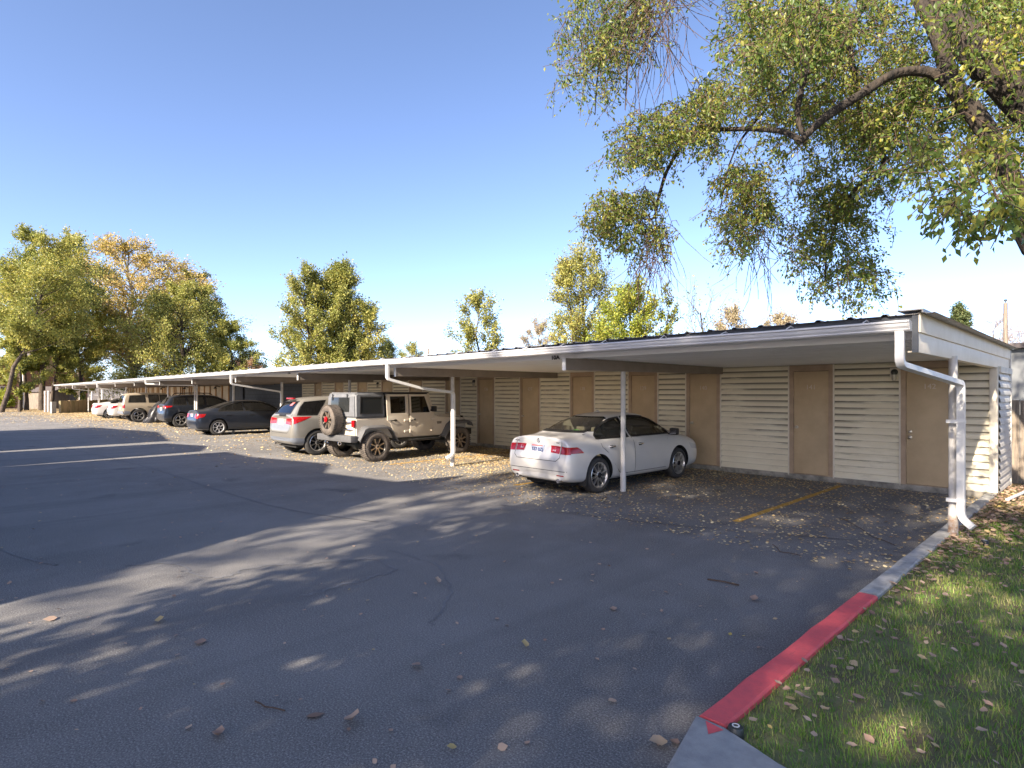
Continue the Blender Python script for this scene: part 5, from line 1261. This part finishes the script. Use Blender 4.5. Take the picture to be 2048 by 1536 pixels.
limb([px(1760, 215, 7.6), px(1765, 280, 7.6), px(1762, 345, 7.8), px(1720, 370, 8.2), px(1690, 410, 8.6), px(1655, 500, 8.8), px(1650, 600, 9.0)], [.035, .04, .03, .025, .02, .014, .006], 8)
limb([px(1760, -30, 7.0), px(1700, 60, 7.1), px(1705, 120, 7.1), px(1715, 190, 7.2), px(1730, 300, 7.6)], [.03, .03, .03, .025, .01], 8)
limb([px(1715, 60, 7.2), px(1640, 130, 7.4), px(1560, 190, 7.6), px(1470, 300, 7.9), px(1440, 420, 8.2)], [.03, .025, .02, .013, .006], 6)
limb([px(1330, -60, 8.0), px(1240, 30, 8.1), px(1200, 120, 8.2), px(1190, 230, 8.4)], [.03, .022, .014, .006], 6)
limb([px(1290, -40, 8.0), px(1260, 90, 8.0), px(1250, 220, 8.3)], [.02, .014, .005], 6)
limb([px(1310, 410, 8.6), px(1312, 480, 8.7), px(1300, 550, 8.8)], [.014, .009, .004], 5)
bt.build('trunk', M['bark'], big, smooth=60)
rg = np.random.default_rng(5)
def inpoly(poly, n, r):
    P = np.array(poly, float); lo = P.min(0); hi = P.max(0); out = []
    while len(out) < n:
        q = r.uniform(lo, hi, (n * 3, 2)); c_ = np.zeros(len(q), bool)
        j = len(P) - 1
        for i in range(len(P)):
            xi, yi = P[i]; xj, yj = P[j]
            cond = ((yi > q[:, 1]) != (yj > q[:, 1])) & (q[:, 0] < (xj - xi) * (q[:, 1] - yi) / (yj - yi + 1e-12) + xi); c_ ^= cond; j = i
        out += list(q[c_])
    return np.array(out[:n])
# leafy masses of hanging twigs: outline seen from the lot, distance range, number of twigs, twig length, droop, share of bare twigs, leaf size
masses = [
    ([(1130, 0), (1330, 0), (1300, 90), (1260, 200), (1215, 265), (1130, 235), (1105, 160), (1125, 80)], 7.6, 9.0, 420, .65, .9, .0, .055),
    ([(1240, 0), (1390, 0), (1385, 90), (1330, 150), (1260, 190), (1230, 110)], 7.6, 8.6, 95, .8, 1.1, .75, .055),
    ([(1215, 270), (1390, 215), (1500, 200), (1420, 340), (1345, 330), (1330, 400), (1245, 390), (1200, 330)], 7.6, 9.0, 430, .5, .6, .0, .056),
    ([(1165, 400), (1300, 390), (1350, 470), (1320, 560), (1260, 550), (1200, 510), (1150, 470)], 8.2, 9.2, 400, .45, .9, .0, .056),
    ([(1280, 450), (1350, 460), (1330, 580), (1270, 590)], 8.3, 9.0, 60, .6, 1.3, .8, .055),
    ([(1410, 0), (1860, 0), (1890, 140), (1880, 270), (1790, 330), (1640, 380), (1520, 360), (1420, 300), (1400, 190), (1440, 110)], 6.7, 9.8, 2100, .55, .8, .0, .055),
    ([(1800, 0), (1990, 0), (2060, 120), (2060, 330), (1960, 260), (1860, 120)], 5.3, 6.3, 70, .4, .9, .0, .062),
    ([(1640, 250), (1870, 230), (1900, 330), (1800, 420), (1690, 400)], 6.8, 9.0, 330, .5, .9, .0, .057),
    ([(1370, 180), (1450, 180), (1440, 400), (1360, 330)], 7.6, 9.4, 120, .5, .9, .0, .055),
    ([(1420, 0), (1780, 0), (1740, 120), (1600, 200), (1450, 200)], 5.6, 6.8, 170, .5, .9, .0, .060),
    ([(1420, 330), (1560, 340), (1590, 420), (1530, 510), (1470, 545), (1425, 480), (1410, 400)], 7.6, 9.0, 400, .5, 1.0, .05, .055),
    ([(1500, 440), (1560, 430), (1545, 560), (1500, 560)], 8.0, 8.8, 26, .6, 1.4, .9, .05),
    ([(1560, 350), (1700, 350), (1790, 400), (1775, 470), (1730, 560), (1790, 590), (1770, 650), (1640, 645), (1570, 600), (1555, 500), (1600, 430)], 8.2, 9.8, 800, .5, .9, .0, .058),
    ([(1780, 320), (1960, 300), (2060, 250), (2060, 480), (1960, 440), (1900, 470), (1860, 440), (1820, 380)], 4.4, 6.4, 120, .5, 1.1, .0, .070),
    ([(1880, 0), (2060, 0), (2060, 180), (1980, 100), (1910, 40)], 7.0, 9.5, 330, .5, .8, .0, .065),
    ([(1900, 180), (2060, 250), (2060, 420), (1980, 400), (1900, 300)], 6.8, 9.4, 260, .5, .8, .0, .062),
    ([(1830, 110), (1960, 180), (1960, 300), (1840, 320), (1780, 250)], 6.9, 9.0, 170, .4, .9, .0, .060),
    ([(1840, 400), (1930, 430), (2050, 430), (2050, 500), (1960, 490), (1900, 470), (1860, 480)], 4.0, 4.6, 34, .35, 1.0, .0, .072),
    # parts of the crown above and right of the photo
    ([(1100, -700), (2300, -700), (2300, -20), (1100, -20)], 6.5, 10.5, 900, .7, .8, .0, .10),
    ([(2070, -300), (2600, -300), (2600, 450), (2070, 450)], 5.0, 8.5, 500, .6, .8, .0, .09),
]
TA = []; TBb = []; LP = []; LD = []; LS = []
for poly, t0, t1, n, tl, droop, bare, ls in masses:
    q = inpoly(poly, n, rg); t = rg.uniform(t0, t1, n)
    # loose clusters: pull twigs toward a few centres
    nc = max(4, n // 14); cidx = rg.integers(0, nc, n); qc = inpoly(poly, nc, rg); q = q * .80 + qc[cidx] * .20
    if n > 80 and ls < .09:
        hol = np.sin(q[:, 0] / 23 + 1.3 * np.sin(q[:, 1] / 31)) * np.sin(q[:, 1] / 19 + 1.1 * np.sin(q[:, 0] / 37)) + rg.normal(size=n) * .28
        kk = hol > -.38; q = q[kk]; t = t[kk]; n = len(q)
    W = np.array([px(a_[0], a_[1], b_)[:] for a_, b_ in zip(q, t)]); W[:, 2] += tl * .45
    d = unit(rg.normal(size=(n, 3)) * np.array([.8, .8, .45]) + np.array([0, 0, -droop])); L_ = tl * rg.uniform(.5, 1.2, (n, 1)); d0 = unit(rg.normal(size=(n, 3)) * [1, 1, .3])
    Mi = W + d0 * L_ * .35; E_ = Mi + d * L_ * .7
    TA += [W, Mi]; TBb += [Mi, E_]
    k = 17 if ls < .07 else 15; isb = rg.uniform(size=n) < bare; keep = ~isb
    u = rg.uniform(0, 1, (n, k, 1)); Q = np.where(u < .35, W[:, None] + (Mi - W)[:, None] * (u / .35), Mi[:, None] + (E_ - Mi)[:, None] * ((u - .35) / .65)); Q = Q + rg.normal(size=Q.shape) * .028
    dl = d[:, None] * .5 + rg.normal(size=(n, k, 3)) * .75 + np.array([0, 0, -.75])
    LP.append(Q[keep].reshape(-1, 3)); LD.append(dl[keep].reshape(-1, 3)); LS.append(np.full(keep.sum() * k, ls))
    # longer bare hanging strands
    nb = int(isb.sum())
    if nb:
        S_ = W[isb]; a_ = S_; 
        dd = unit(rg.normal(size=(nb, 3)) * .5 + [0, 0, -1])
        for s_ in range(5):
            b_ = a_ + dd * tl * .3; TA.append(a_); TBb.append(b_); dd = unit(dd + rg.normal(size=(nb, 3)) * .22 + [0, 0, -.15]); a_ = b_
TA = np.concatenate(TA); TBb = np.concatenate(TBb); V, F = stick_arrays(TA, TBb, .0055, .003); np_mesh('twigs', V, F, M['twig'], big)
LP = np.concatenate(LP); LD = np.concatenate(LD); LS = np.concatenate(LS); V, F = leaf_arrays(LP, LD, LS * rg.uniform(.6, 1.25, len(LS)), rg, width=.52)
np_mesh('crown', V, F, L_NEAR, big)

# ---------------------------------------------------------------- trees and houses behind the camera that shade the lot
def shade_tree(lab, x, y, h, rad, cb, seed, n=9000, leaf=.22, gaps=.0):
    return tree('elm', lab, 'tree', (x, y), h, rad, L_GREEN, .3, cb, 'round', 26, max(6, int(n / 26 / 18)), 18, leaf, .2, seed, group='trees on the near side of the lot', twl=1.1)
for i, (x, y, h, rad, cb, n) in enumerate(SHADE):
    shade_tree(['short dense elm left of the walkway behind the camera', 'tall leafy elm behind the camera by the walkway', 'tall elm on the lawn behind and right of the camera', 'high-crowned elm in the second row behind the camera', 'tallest elm in the back row behind the camera', 'broad elm far right of the camera on the lawn', 'thin open elm next to the unseen building corner', 'small elm close behind the camera'][i], x, y, h, rad, cb, 80 + i, n)

# ---------------------------------------------------------------- unseen blocks beside the lot, added with rooflines shaped to cast its shadow edges
ap = empty('shadow_building', (0, 0, 0), 0, 'unseen brick block on the near side, its stepped roof outline shaped to cast the lot shadows', 'building')
for sil in SHADOW_ROOFS:
    x1_, x0_ = sil[0][0], sil[-1][0]; y0_, y1_ = -13.0, -4.6
    mb = MB(); mb.box(x0_, x1_, y0_ + .3, y1_, 0, 2.79); mb.build('wall', M['brick'], ap)
    mb = MB(); mb.prism([(x1_, 2.8)] + sil + [(x0_, 2.8)], 'y', y0_, y1_ - .002); mb.build('roof', M['shingle'], ap)
    x = x0_ + 1.0
    while x < x1_ - 1.8:
        mb = MB(); mb.box(x, x + 1.1, y1_ - .02, y1_ + .03, 1.0, 2.2); mb.build('window', M['window'], ap); x += 2.9

# ---------------------------------------------------------------- far left: brick house, shed, enclosure
hb = empty('brick_house', (0, 0, 0), 0, 'red brick house with tan gable behind the trees at the far left', 'building')
A0 = Vector((*at(47, 64), 0)); A1 = Vector((*at(178, 70), 0)); dA = (A1 - A0).normalized(); nA = Vector((-dA.y, dA.x, 0))
def wallbox(mb, u0, u1, v0, v1, z0, z1, mi=0):
    vs = []
    for z_ in (z0, z1):
        for u, v in ((u0, v0), (u1, v0), (u1, v1), (u0, v1)): p = A0 + dA * u + nA * v; vs.append((p.x, p.y, z_))
    mb.add(vs, [(0, 3, 2, 1), (4, 5, 6, 7), (0, 1, 5, 4), (1, 2, 6, 5), (2, 3, 7, 6), (3, 0, 4, 7)], mi)
LA = (A1 - A0).length
mb = MB(); wallbox(mb, 0, LA, 0, 8, 0, 4.1); mb.build('wall', M['brick'], hb)
mb = MB(); vs = []
gu0, gu1 = LA * .15, LA * .75
for v in (-.02, 7.9):
    for u, z_ in ((gu0, 4.1), (gu1, 4.1), (gu1, 5.1), ((gu0 + gu1) / 2, 6.6), (gu0, 5.1)): p = A0 + dA * u + nA * v; vs.append((p.x, p.y, z_))
mb.add(vs, [(0, 1, 2, 3, 4), (9, 8, 7, 6, 5)] + [(i, (i + 1) % 5, 5 + (i + 1) % 5, 5 + i) for i in range(5)]); mb.build('gable', M['tanwall'], hb)
mb = MB(); wallbox(mb, (gu0 + gu1) / 2 - .15, (gu0 + gu1) / 2 + .2, -.06, -.03, 4.7, 5.5); mb.build('vent', M['shingle'], hb)
mb = MB()
for s_ in (-1, 1):
    vs = []
    for v in (-.5, 8.2):
        for u, z_ in (((gu0 + gu1) / 2, 6.62), ((gu0 + gu1) / 2, 6.8), ((gu0 + gu1) / 2 + s_ * 3.2, 4.95), ((gu0 + gu1) / 2 + s_ * 3.2, 4.75)): p = A0 + dA * u + nA * v; vs.append((p.x, p.y, z_))
    mb.add(vs, [(0, 1, 2, 3), (7, 6, 5, 4)] + [(i, (i + 1) % 4, 4 + (i + 1) % 4, 4 + i) for i in range(4)])
mb.build('roof', M['shingle'], hb)
# wing to the left with a window
mb = MB(); wallbox(mb, -7, -.02, 2.0, 8, 0, 5.0); mb.build('wall', M['brick'], hb)
mb = MB(); wallbox(mb, -7.5, .3, 1.5, 9, 5.0, 5.3); mb.build('eave', M['tanwall'], hb)
mb = MB(); wallbox(mb, -2.7, -.6, 1.9, 1.99, 1.0, 2.3); w_ = mb.build('window', M['window'], hb)
mb = MB(); wallbox(mb, -2.8, -.5, 1.88, 1.95, .9, .98); wallbox(mb, -2.8, -.5, 1.88, 1.95, 2.3, 2.4); wallbox(mb, -2.8, -2.7, 1.88, 1.95, .98, 2.3); wallbox(mb, -.6, -.5, 1.88, 1.95, .98, 2.3); wallbox(mb, -1.35, -1.25, 1.86, 1.95, .98, 2.3); mb.build('window_frame', M['white'], w_)
mb = MB(); wallbox(mb, -.12, .06, -.16, -.02, 0, 4.0); mb.build('downspout', M['white'], hb)
# pale house far behind the carport end
hp_ = empty('pale_house', (0, 0, 0), 0, 'pale grey house with white rails seen through the far carport posts', 'building')
q0 = Vector((*at(160, 80), 0)); q1 = Vector((*at(262, 84), 0))
mb = MB(); d_ = (q1 - q0).normalized(); n_ = Vector((-d_.y, d_.x, 0)); vs = []
for z_ in (0, 3.0):
    for p in (q0, q1, q1 + n_ * 7, q0 + n_ * 7): vs.append((p.x, p.y, z_))
mb.add(vs, [(0, 3, 2, 1), (4, 5, 6, 7), (0, 1, 5, 4), (1, 2, 6, 5), (2, 3, 7, 6), (3, 0, 4, 7)]); mb.build('wall', mat('pale house wall', (.42, .40, .40), .8, var=.1), hp_)
mb = MB()
for u in np.linspace(0, (q1 - q0).length, 6): p = q0 + d_ * float(u) - n_ * 1.0; mb.tube([(p.x, p.y, 0), (p.x, p.y, 2.9)], .09, 6)
for z_ in (1.3, 2.4): a_, b_ = q0 - n_ * 1.0, q1 - n_ * 1.0; mb.tube([(a_.x, a_.y, z_), (b_.x, b_.y, z_)], .06, 6)
mb.build('rail', M['white'], hp_)
# low wooden shed with dark gabled roof
sh = empty('garden_shed', (0, 0, 0), 0, 'small weathered shed with a dark peaked roof in front of the brick house', 'shed')
c0 = Vector((*at(101, 60), 0)); c1 = Vector((*at(156, 63), 0)); ds = (c1 - c0).normalized(); ns_ = Vector((-ds.y, ds.x, 0)); LS_ = (c1 - c0).length
def pbox(mb, o, du, dn, u0, u1, v0, v1, z0, z1):
    vs = []
    for z_ in (z0, z1):
        for u, v in ((u0, v0), (u1, v0), (u1, v1), (u0, v1)): p = o + du * u + dn * v; vs.append((p.x, p.y, z_))
    mb.add(vs, [(0, 3, 2, 1), (4, 5, 6, 7), (0, 1, 5, 4), (1, 2, 6, 5), (2, 3, 7, 6), (3, 0, 4, 7)])
mb = MB(); pbox(mb, c0, ds, ns_, 0, LS_, 0, 3, 0, 1.75); mb.build('wall', M['fencewood'], sh)
mb = MB(); vs = []
for v in (-.25, 3.2):
    for u, z_ in ((-.2, 1.76), (LS_ / 2, 2.35), (LS_ + .2, 1.76)): p = c0 + ds * u + ns_ * v; vs.append((p.x, p.y, z_))
mb.add(vs, [(0, 1, 2), (5, 4, 3), (0, 1, 4, 3), (1, 2, 5, 4), (0, 3, 5, 2)]); mb.build('roof', M['shingle'], sh)
# concrete and timber enclosure at the carport end
en = empty('low_wall', (0, 0, 0), 0, 'low weathered concrete and timber enclosure wall beyond the last carport posts', 'wall')
e0_ = Vector((*at(121, 47.5), 0)); e1_ = Vector((*at(262, 56), 0)); de = (e1_ - e0_).normalized(); ne = Vector((-de.y, de.x, 0)); LE = (e1_ - e0_).length
mb = MB(); n_ = 9
for i in range(n_): pbox(mb, e0_, de, ne, LE * i / n_ + .02, LE * (i + 1) / n_ - .02, 0, .16, 0, 1.02 + .02 * (i % 3))
mb.build('panel', mat('lichen stained concrete', (.40, .30, .18), .9, vscale=.8, c2=(.20, .17, .09), stretch=(3, 3, .6), detail=8), en)
mb = MB(); pbox(mb, e0_ - de * .52, de, ne, 0, .46, .3, .44, 0, .95); mb.build('panel', M['concrete'], en)
# white gate posts
for i, (x_, lab) in enumerate(((91, 'rusty white gate post left of the shed'), (96.5, 'clean white gate post touching the shed corner'))):
    p = at(x_, 50 + i); mb = MB(); mb.tube([(p[0], p[1], 0), (p[0], p[1], 1.78)], .11, 10); mb.lathe([(1.78, .12), (1.83, .09), (1.85, .001)], (p[0], p[1], 0), 'z', 12)
    tag(mb.build('gate_post', M['rust'] if i == 0 else M['white'], smooth=40), lab, 'post')
# bush by the brick house
tree('shrub', 'round yellow green shrub under the brick house window', 'shrub', at(6, 60), 1.7, 1.0, L_YELL, .06, .1, 'dome', 20, 16, 20, .12, .6, 71, twl=.5)

# ---------------------------------------------------------------- fallen leaves
def litter(name, pts, size, mat_, r, label, z=0.0, curl=.5):
    n = len(pts); a = r.uniform(0, 6.283, n); D = np.stack([np.cos(a), np.sin(a), r.normal(size=n) * .12], 1); s = np.stack([-np.sin(a), np.cos(a), r.normal(size=n) * .25], 1)
    P = np.column_stack([pts, np.full(n, z) + .006 + r.uniform(0, .008, n)]); sz = (size * r.uniform(.55, 1.3, n))[:, None]
    up = np.array([[0, 0, 1.]]) * sz * r.uniform(.02, curl * .35, (n, 1)) * np.where(r.uniform(size=(n, 1)) < .8, 1, .1)
    w = s * sz * r.uniform(.28, .42, (n, 1))
    m1 = P + D * sz * .22; m2 = P + D * sz * .55; tip = P + D * sz + up * 1.2; mid = P + D * sz * .4
    V = np.stack([P + up * .3, m1 + w * .9 + up, m2 + w + up * .8, tip, m2 - w + up * .9, m1 - w * .85 + up * .7, mid], 1).reshape(-1, 3)
    V[:, 2] = np.maximum(V[:, 2], z + .004)
    i = np.arange(n) * 7; F = np.concatenate([np.stack([i + a_, i + (a_ + 1) % 6, i + 6], 1) for a_ in range(6)])
    o = np_mesh(name, V, F, mat_); tag(o, label, 'leaves', kind='stuff'); return o
rl = np.random.default_rng(77)
def scatter(n, fx, fy, dens):
    """rejection sampling of points by a density function"""
    out = []
    while sum(len(o) for o in out) < n:
        x = rl.uniform(*fx, n * 2); y = rl.uniform(*fy, n * 2); d = dens(x, y); k = rl.uniform(size=len(x)) < d; out.append(np.column_stack([x, y])[k])
    return np.concatenate(out)[:n]
def lump(x, y, s, ph=0): return .5 + .5 * np.sin(x * s + ph + 1.7 * np.sin(y * s * .7)) * np.sin(y * s * 1.3 + ph * 2 + 1.3 * np.sin(x * s * .9))
near = scatter(25000, (-16, -1.5), (6.2, 11.9), lambda x, y: np.clip(.10 + .9 * np.clip((y - 7) / 4, 0, 1) ** 1.2 * np.exp(-((x + 10.3) / 2.8) ** 2) + .20 * np.clip((y - 10.8), 0, 1) + .045 * (x > -7) * lump(x, y, 3) + .25 * np.exp(-((x + 5.4) / 1.1) ** 2 - ((y - 10.6) / .8) ** 2), 0, 1) * (.35 + .65 * lump(x, y, 2.3)))
far = scatter(26000, (-66, -14), (4.2, 11.9), lambda x, y: np.clip(.15 + .85 * np.clip((-x - 22) / 26, 0, 1), 0, 1) * np.clip((y - 4.0) / 3.6, .05, 1) * (.3 + .7 * lump(x, y, .8)))
far2 = scatter(16000, (-78, -38), (-3, 9), lambda x, y: np.clip((-x - 38) / 20, 0, 1) * (.2 + .8 * lump(x, y, .5, 1)))
litter('fallen_leaves', np.concatenate([near, ]), .036, L_LITTER, rl, 'dry tan and yellow leaves drifted under the near bays of the carport')
litter('fallen_leaves', np.concatenate([far, far2]), .062, L_LITTER, rl, 'dense golden leaf litter over the far end of the lot')
fore = scatter(560, (-22, -1.6), (-.5, 8.5), lambda x, y: .25 + .5 * lump(x, y, .9) + .5 * (x > -5))
litter('fallen_leaves', fore, .035, L_LITTER2, rl, 'sparse small leaves scattered over the open asphalt')
big_l = np.array([G(x_, y_) for x_, y_ in ((702, 1436), (430, 1467), (914, 1500), (995, 1500), (115, 1238), (316, 1248), (396, 1292), (826, 1331), (1228, 1224), (1322, 1478), (1335, 1490), (1345, 1482), (1232, 1402), (878, 1170), (612, 1437), (1516, 1150), (1506, 1205), (1052, 1300))])
litter('fallen_leaves', big_l, .085, L_LITTER2, rl, 'larger curled brown leaves lying singly on the foreground asphalt', curl=1.2)
edge = scatter(5200, (-1.30, 1.2), (2.7, 13.6), lambda x, y: np.clip(np.exp(-(x + 1.25) / (.12 + .10 * np.clip(y - 6, 0, 5))), 0, 1) * np.clip((y - 5) / 4, .06, 1) + .8 * np.clip((y - 9.6) / 1.2, 0, 1) * (x < 1.2))
litter('fallen_leaves', edge, .055, L_LITTER2, rl, 'curled dry leaves drifted along the kerb and by the fence', z=.065, curl=1)
lawn_l = scatter(2300, (-1.25, 6), (2.7, 12), lambda x, y: .3 + .7 * lump(x, y, 2))
litter('fallen_leaves', lawn_l, .046, L_LITTER2, rl, 'brown and yellow leaves scattered on the lawn', z=.095, curl=1)
# sticks
tw = MB()
for (a_, b_) in (((1415, 1160), (1478, 1172)), ((1680, 1038), (1700, 1046)), ((1700, 1046), (1745, 1075)), ((510, 1405), (530, 1416)), ((530, 1416), (570, 1424)), ((1545, 1090), (1560, 1105)), ((1560, 1105), (1600, 1112)), ((1745, 1075), (1790, 1092))):
    p, q = G(*a_), G(*b_); tw.tube([(p[0], p[1], .008), ((p[0] + q[0]) / 2 + .01, (p[1] + q[1]) / 2, .014), (q[0], q[1], .008)], .004 if a_[0] != 1415 else .007, 5)
tag(tw.build('fallen_twigs', M['twig']), 'thin dry twigs dropped on the asphalt', 'twigs', kind='stuff')
# ---------------------------------------------------------------- grass
n = 190000
gx_ = rl.uniform(-1.305, 6.5, n * 2); gy_ = 2.6 + 11 * rl.uniform(0, 1, n * 2) ** 1.35
keep = (gy_ > 2.69 - (gx_ + 1.31) * .27 + .02) & (gx_ < (gy_ * .62 + .6)); gx_, gy_ = gx_[keep][:n], gy_[keep][:n]
thin = rl.uniform(size=len(gx_)) < np.clip(1.05 - .9 * np.clip((gy_ - 9.2) / 1.2, 0, 1) - .5 * np.exp(-(gx_ + 1.3) / .12) * (gy_ > 5), .04, 1) * (.55 + .45 * lump(gx_, gy_, 4)); gx_, gy_ = gx_[thin], gy_[thin]
n = len(gx_); a = rl.uniform(0, 6.283, n); hh = rl.uniform(.018, .050, n) * (.75 + .5 * lump(gx_, gy_, 3.1)); ww = rl.uniform(.0014, .0026, n) * (1 + .16 * (gy_ - 2.6)); ln = rl.uniform(.1, .9, n)
P = np.column_stack([gx_, gy_, np.full(n, .048)]); s = np.column_stack([np.cos(a), np.sin(a), np.zeros(n)]) * ww[:, None]; l_ = np.column_stack([-np.sin(a + .4), np.cos(a + .4), np.zeros(n)]) * (hh * ln)[:, None]; zz = np.column_stack([np.zeros(n), np.zeros(n), hh])
V = np.stack([P - s, P + s, P + l_ * .4 + zz * .6 + s * .7, P + l_ * .4 + zz * .6 - s * .7, P + l_ + zz], 1).reshape(-1, 3); i = np.arange(n) * 5
F = np.concatenate([np.stack([i, i + 1, i + 2], 1), np.stack([i, i + 2, i + 3], 1), np.stack([i + 3, i + 2, i + 4], 1)])
o = np_mesh('grass', V, F, L_GRASS); tag(o, 'short green lawn grass right of the kerb', 'grass', kind='stuff')
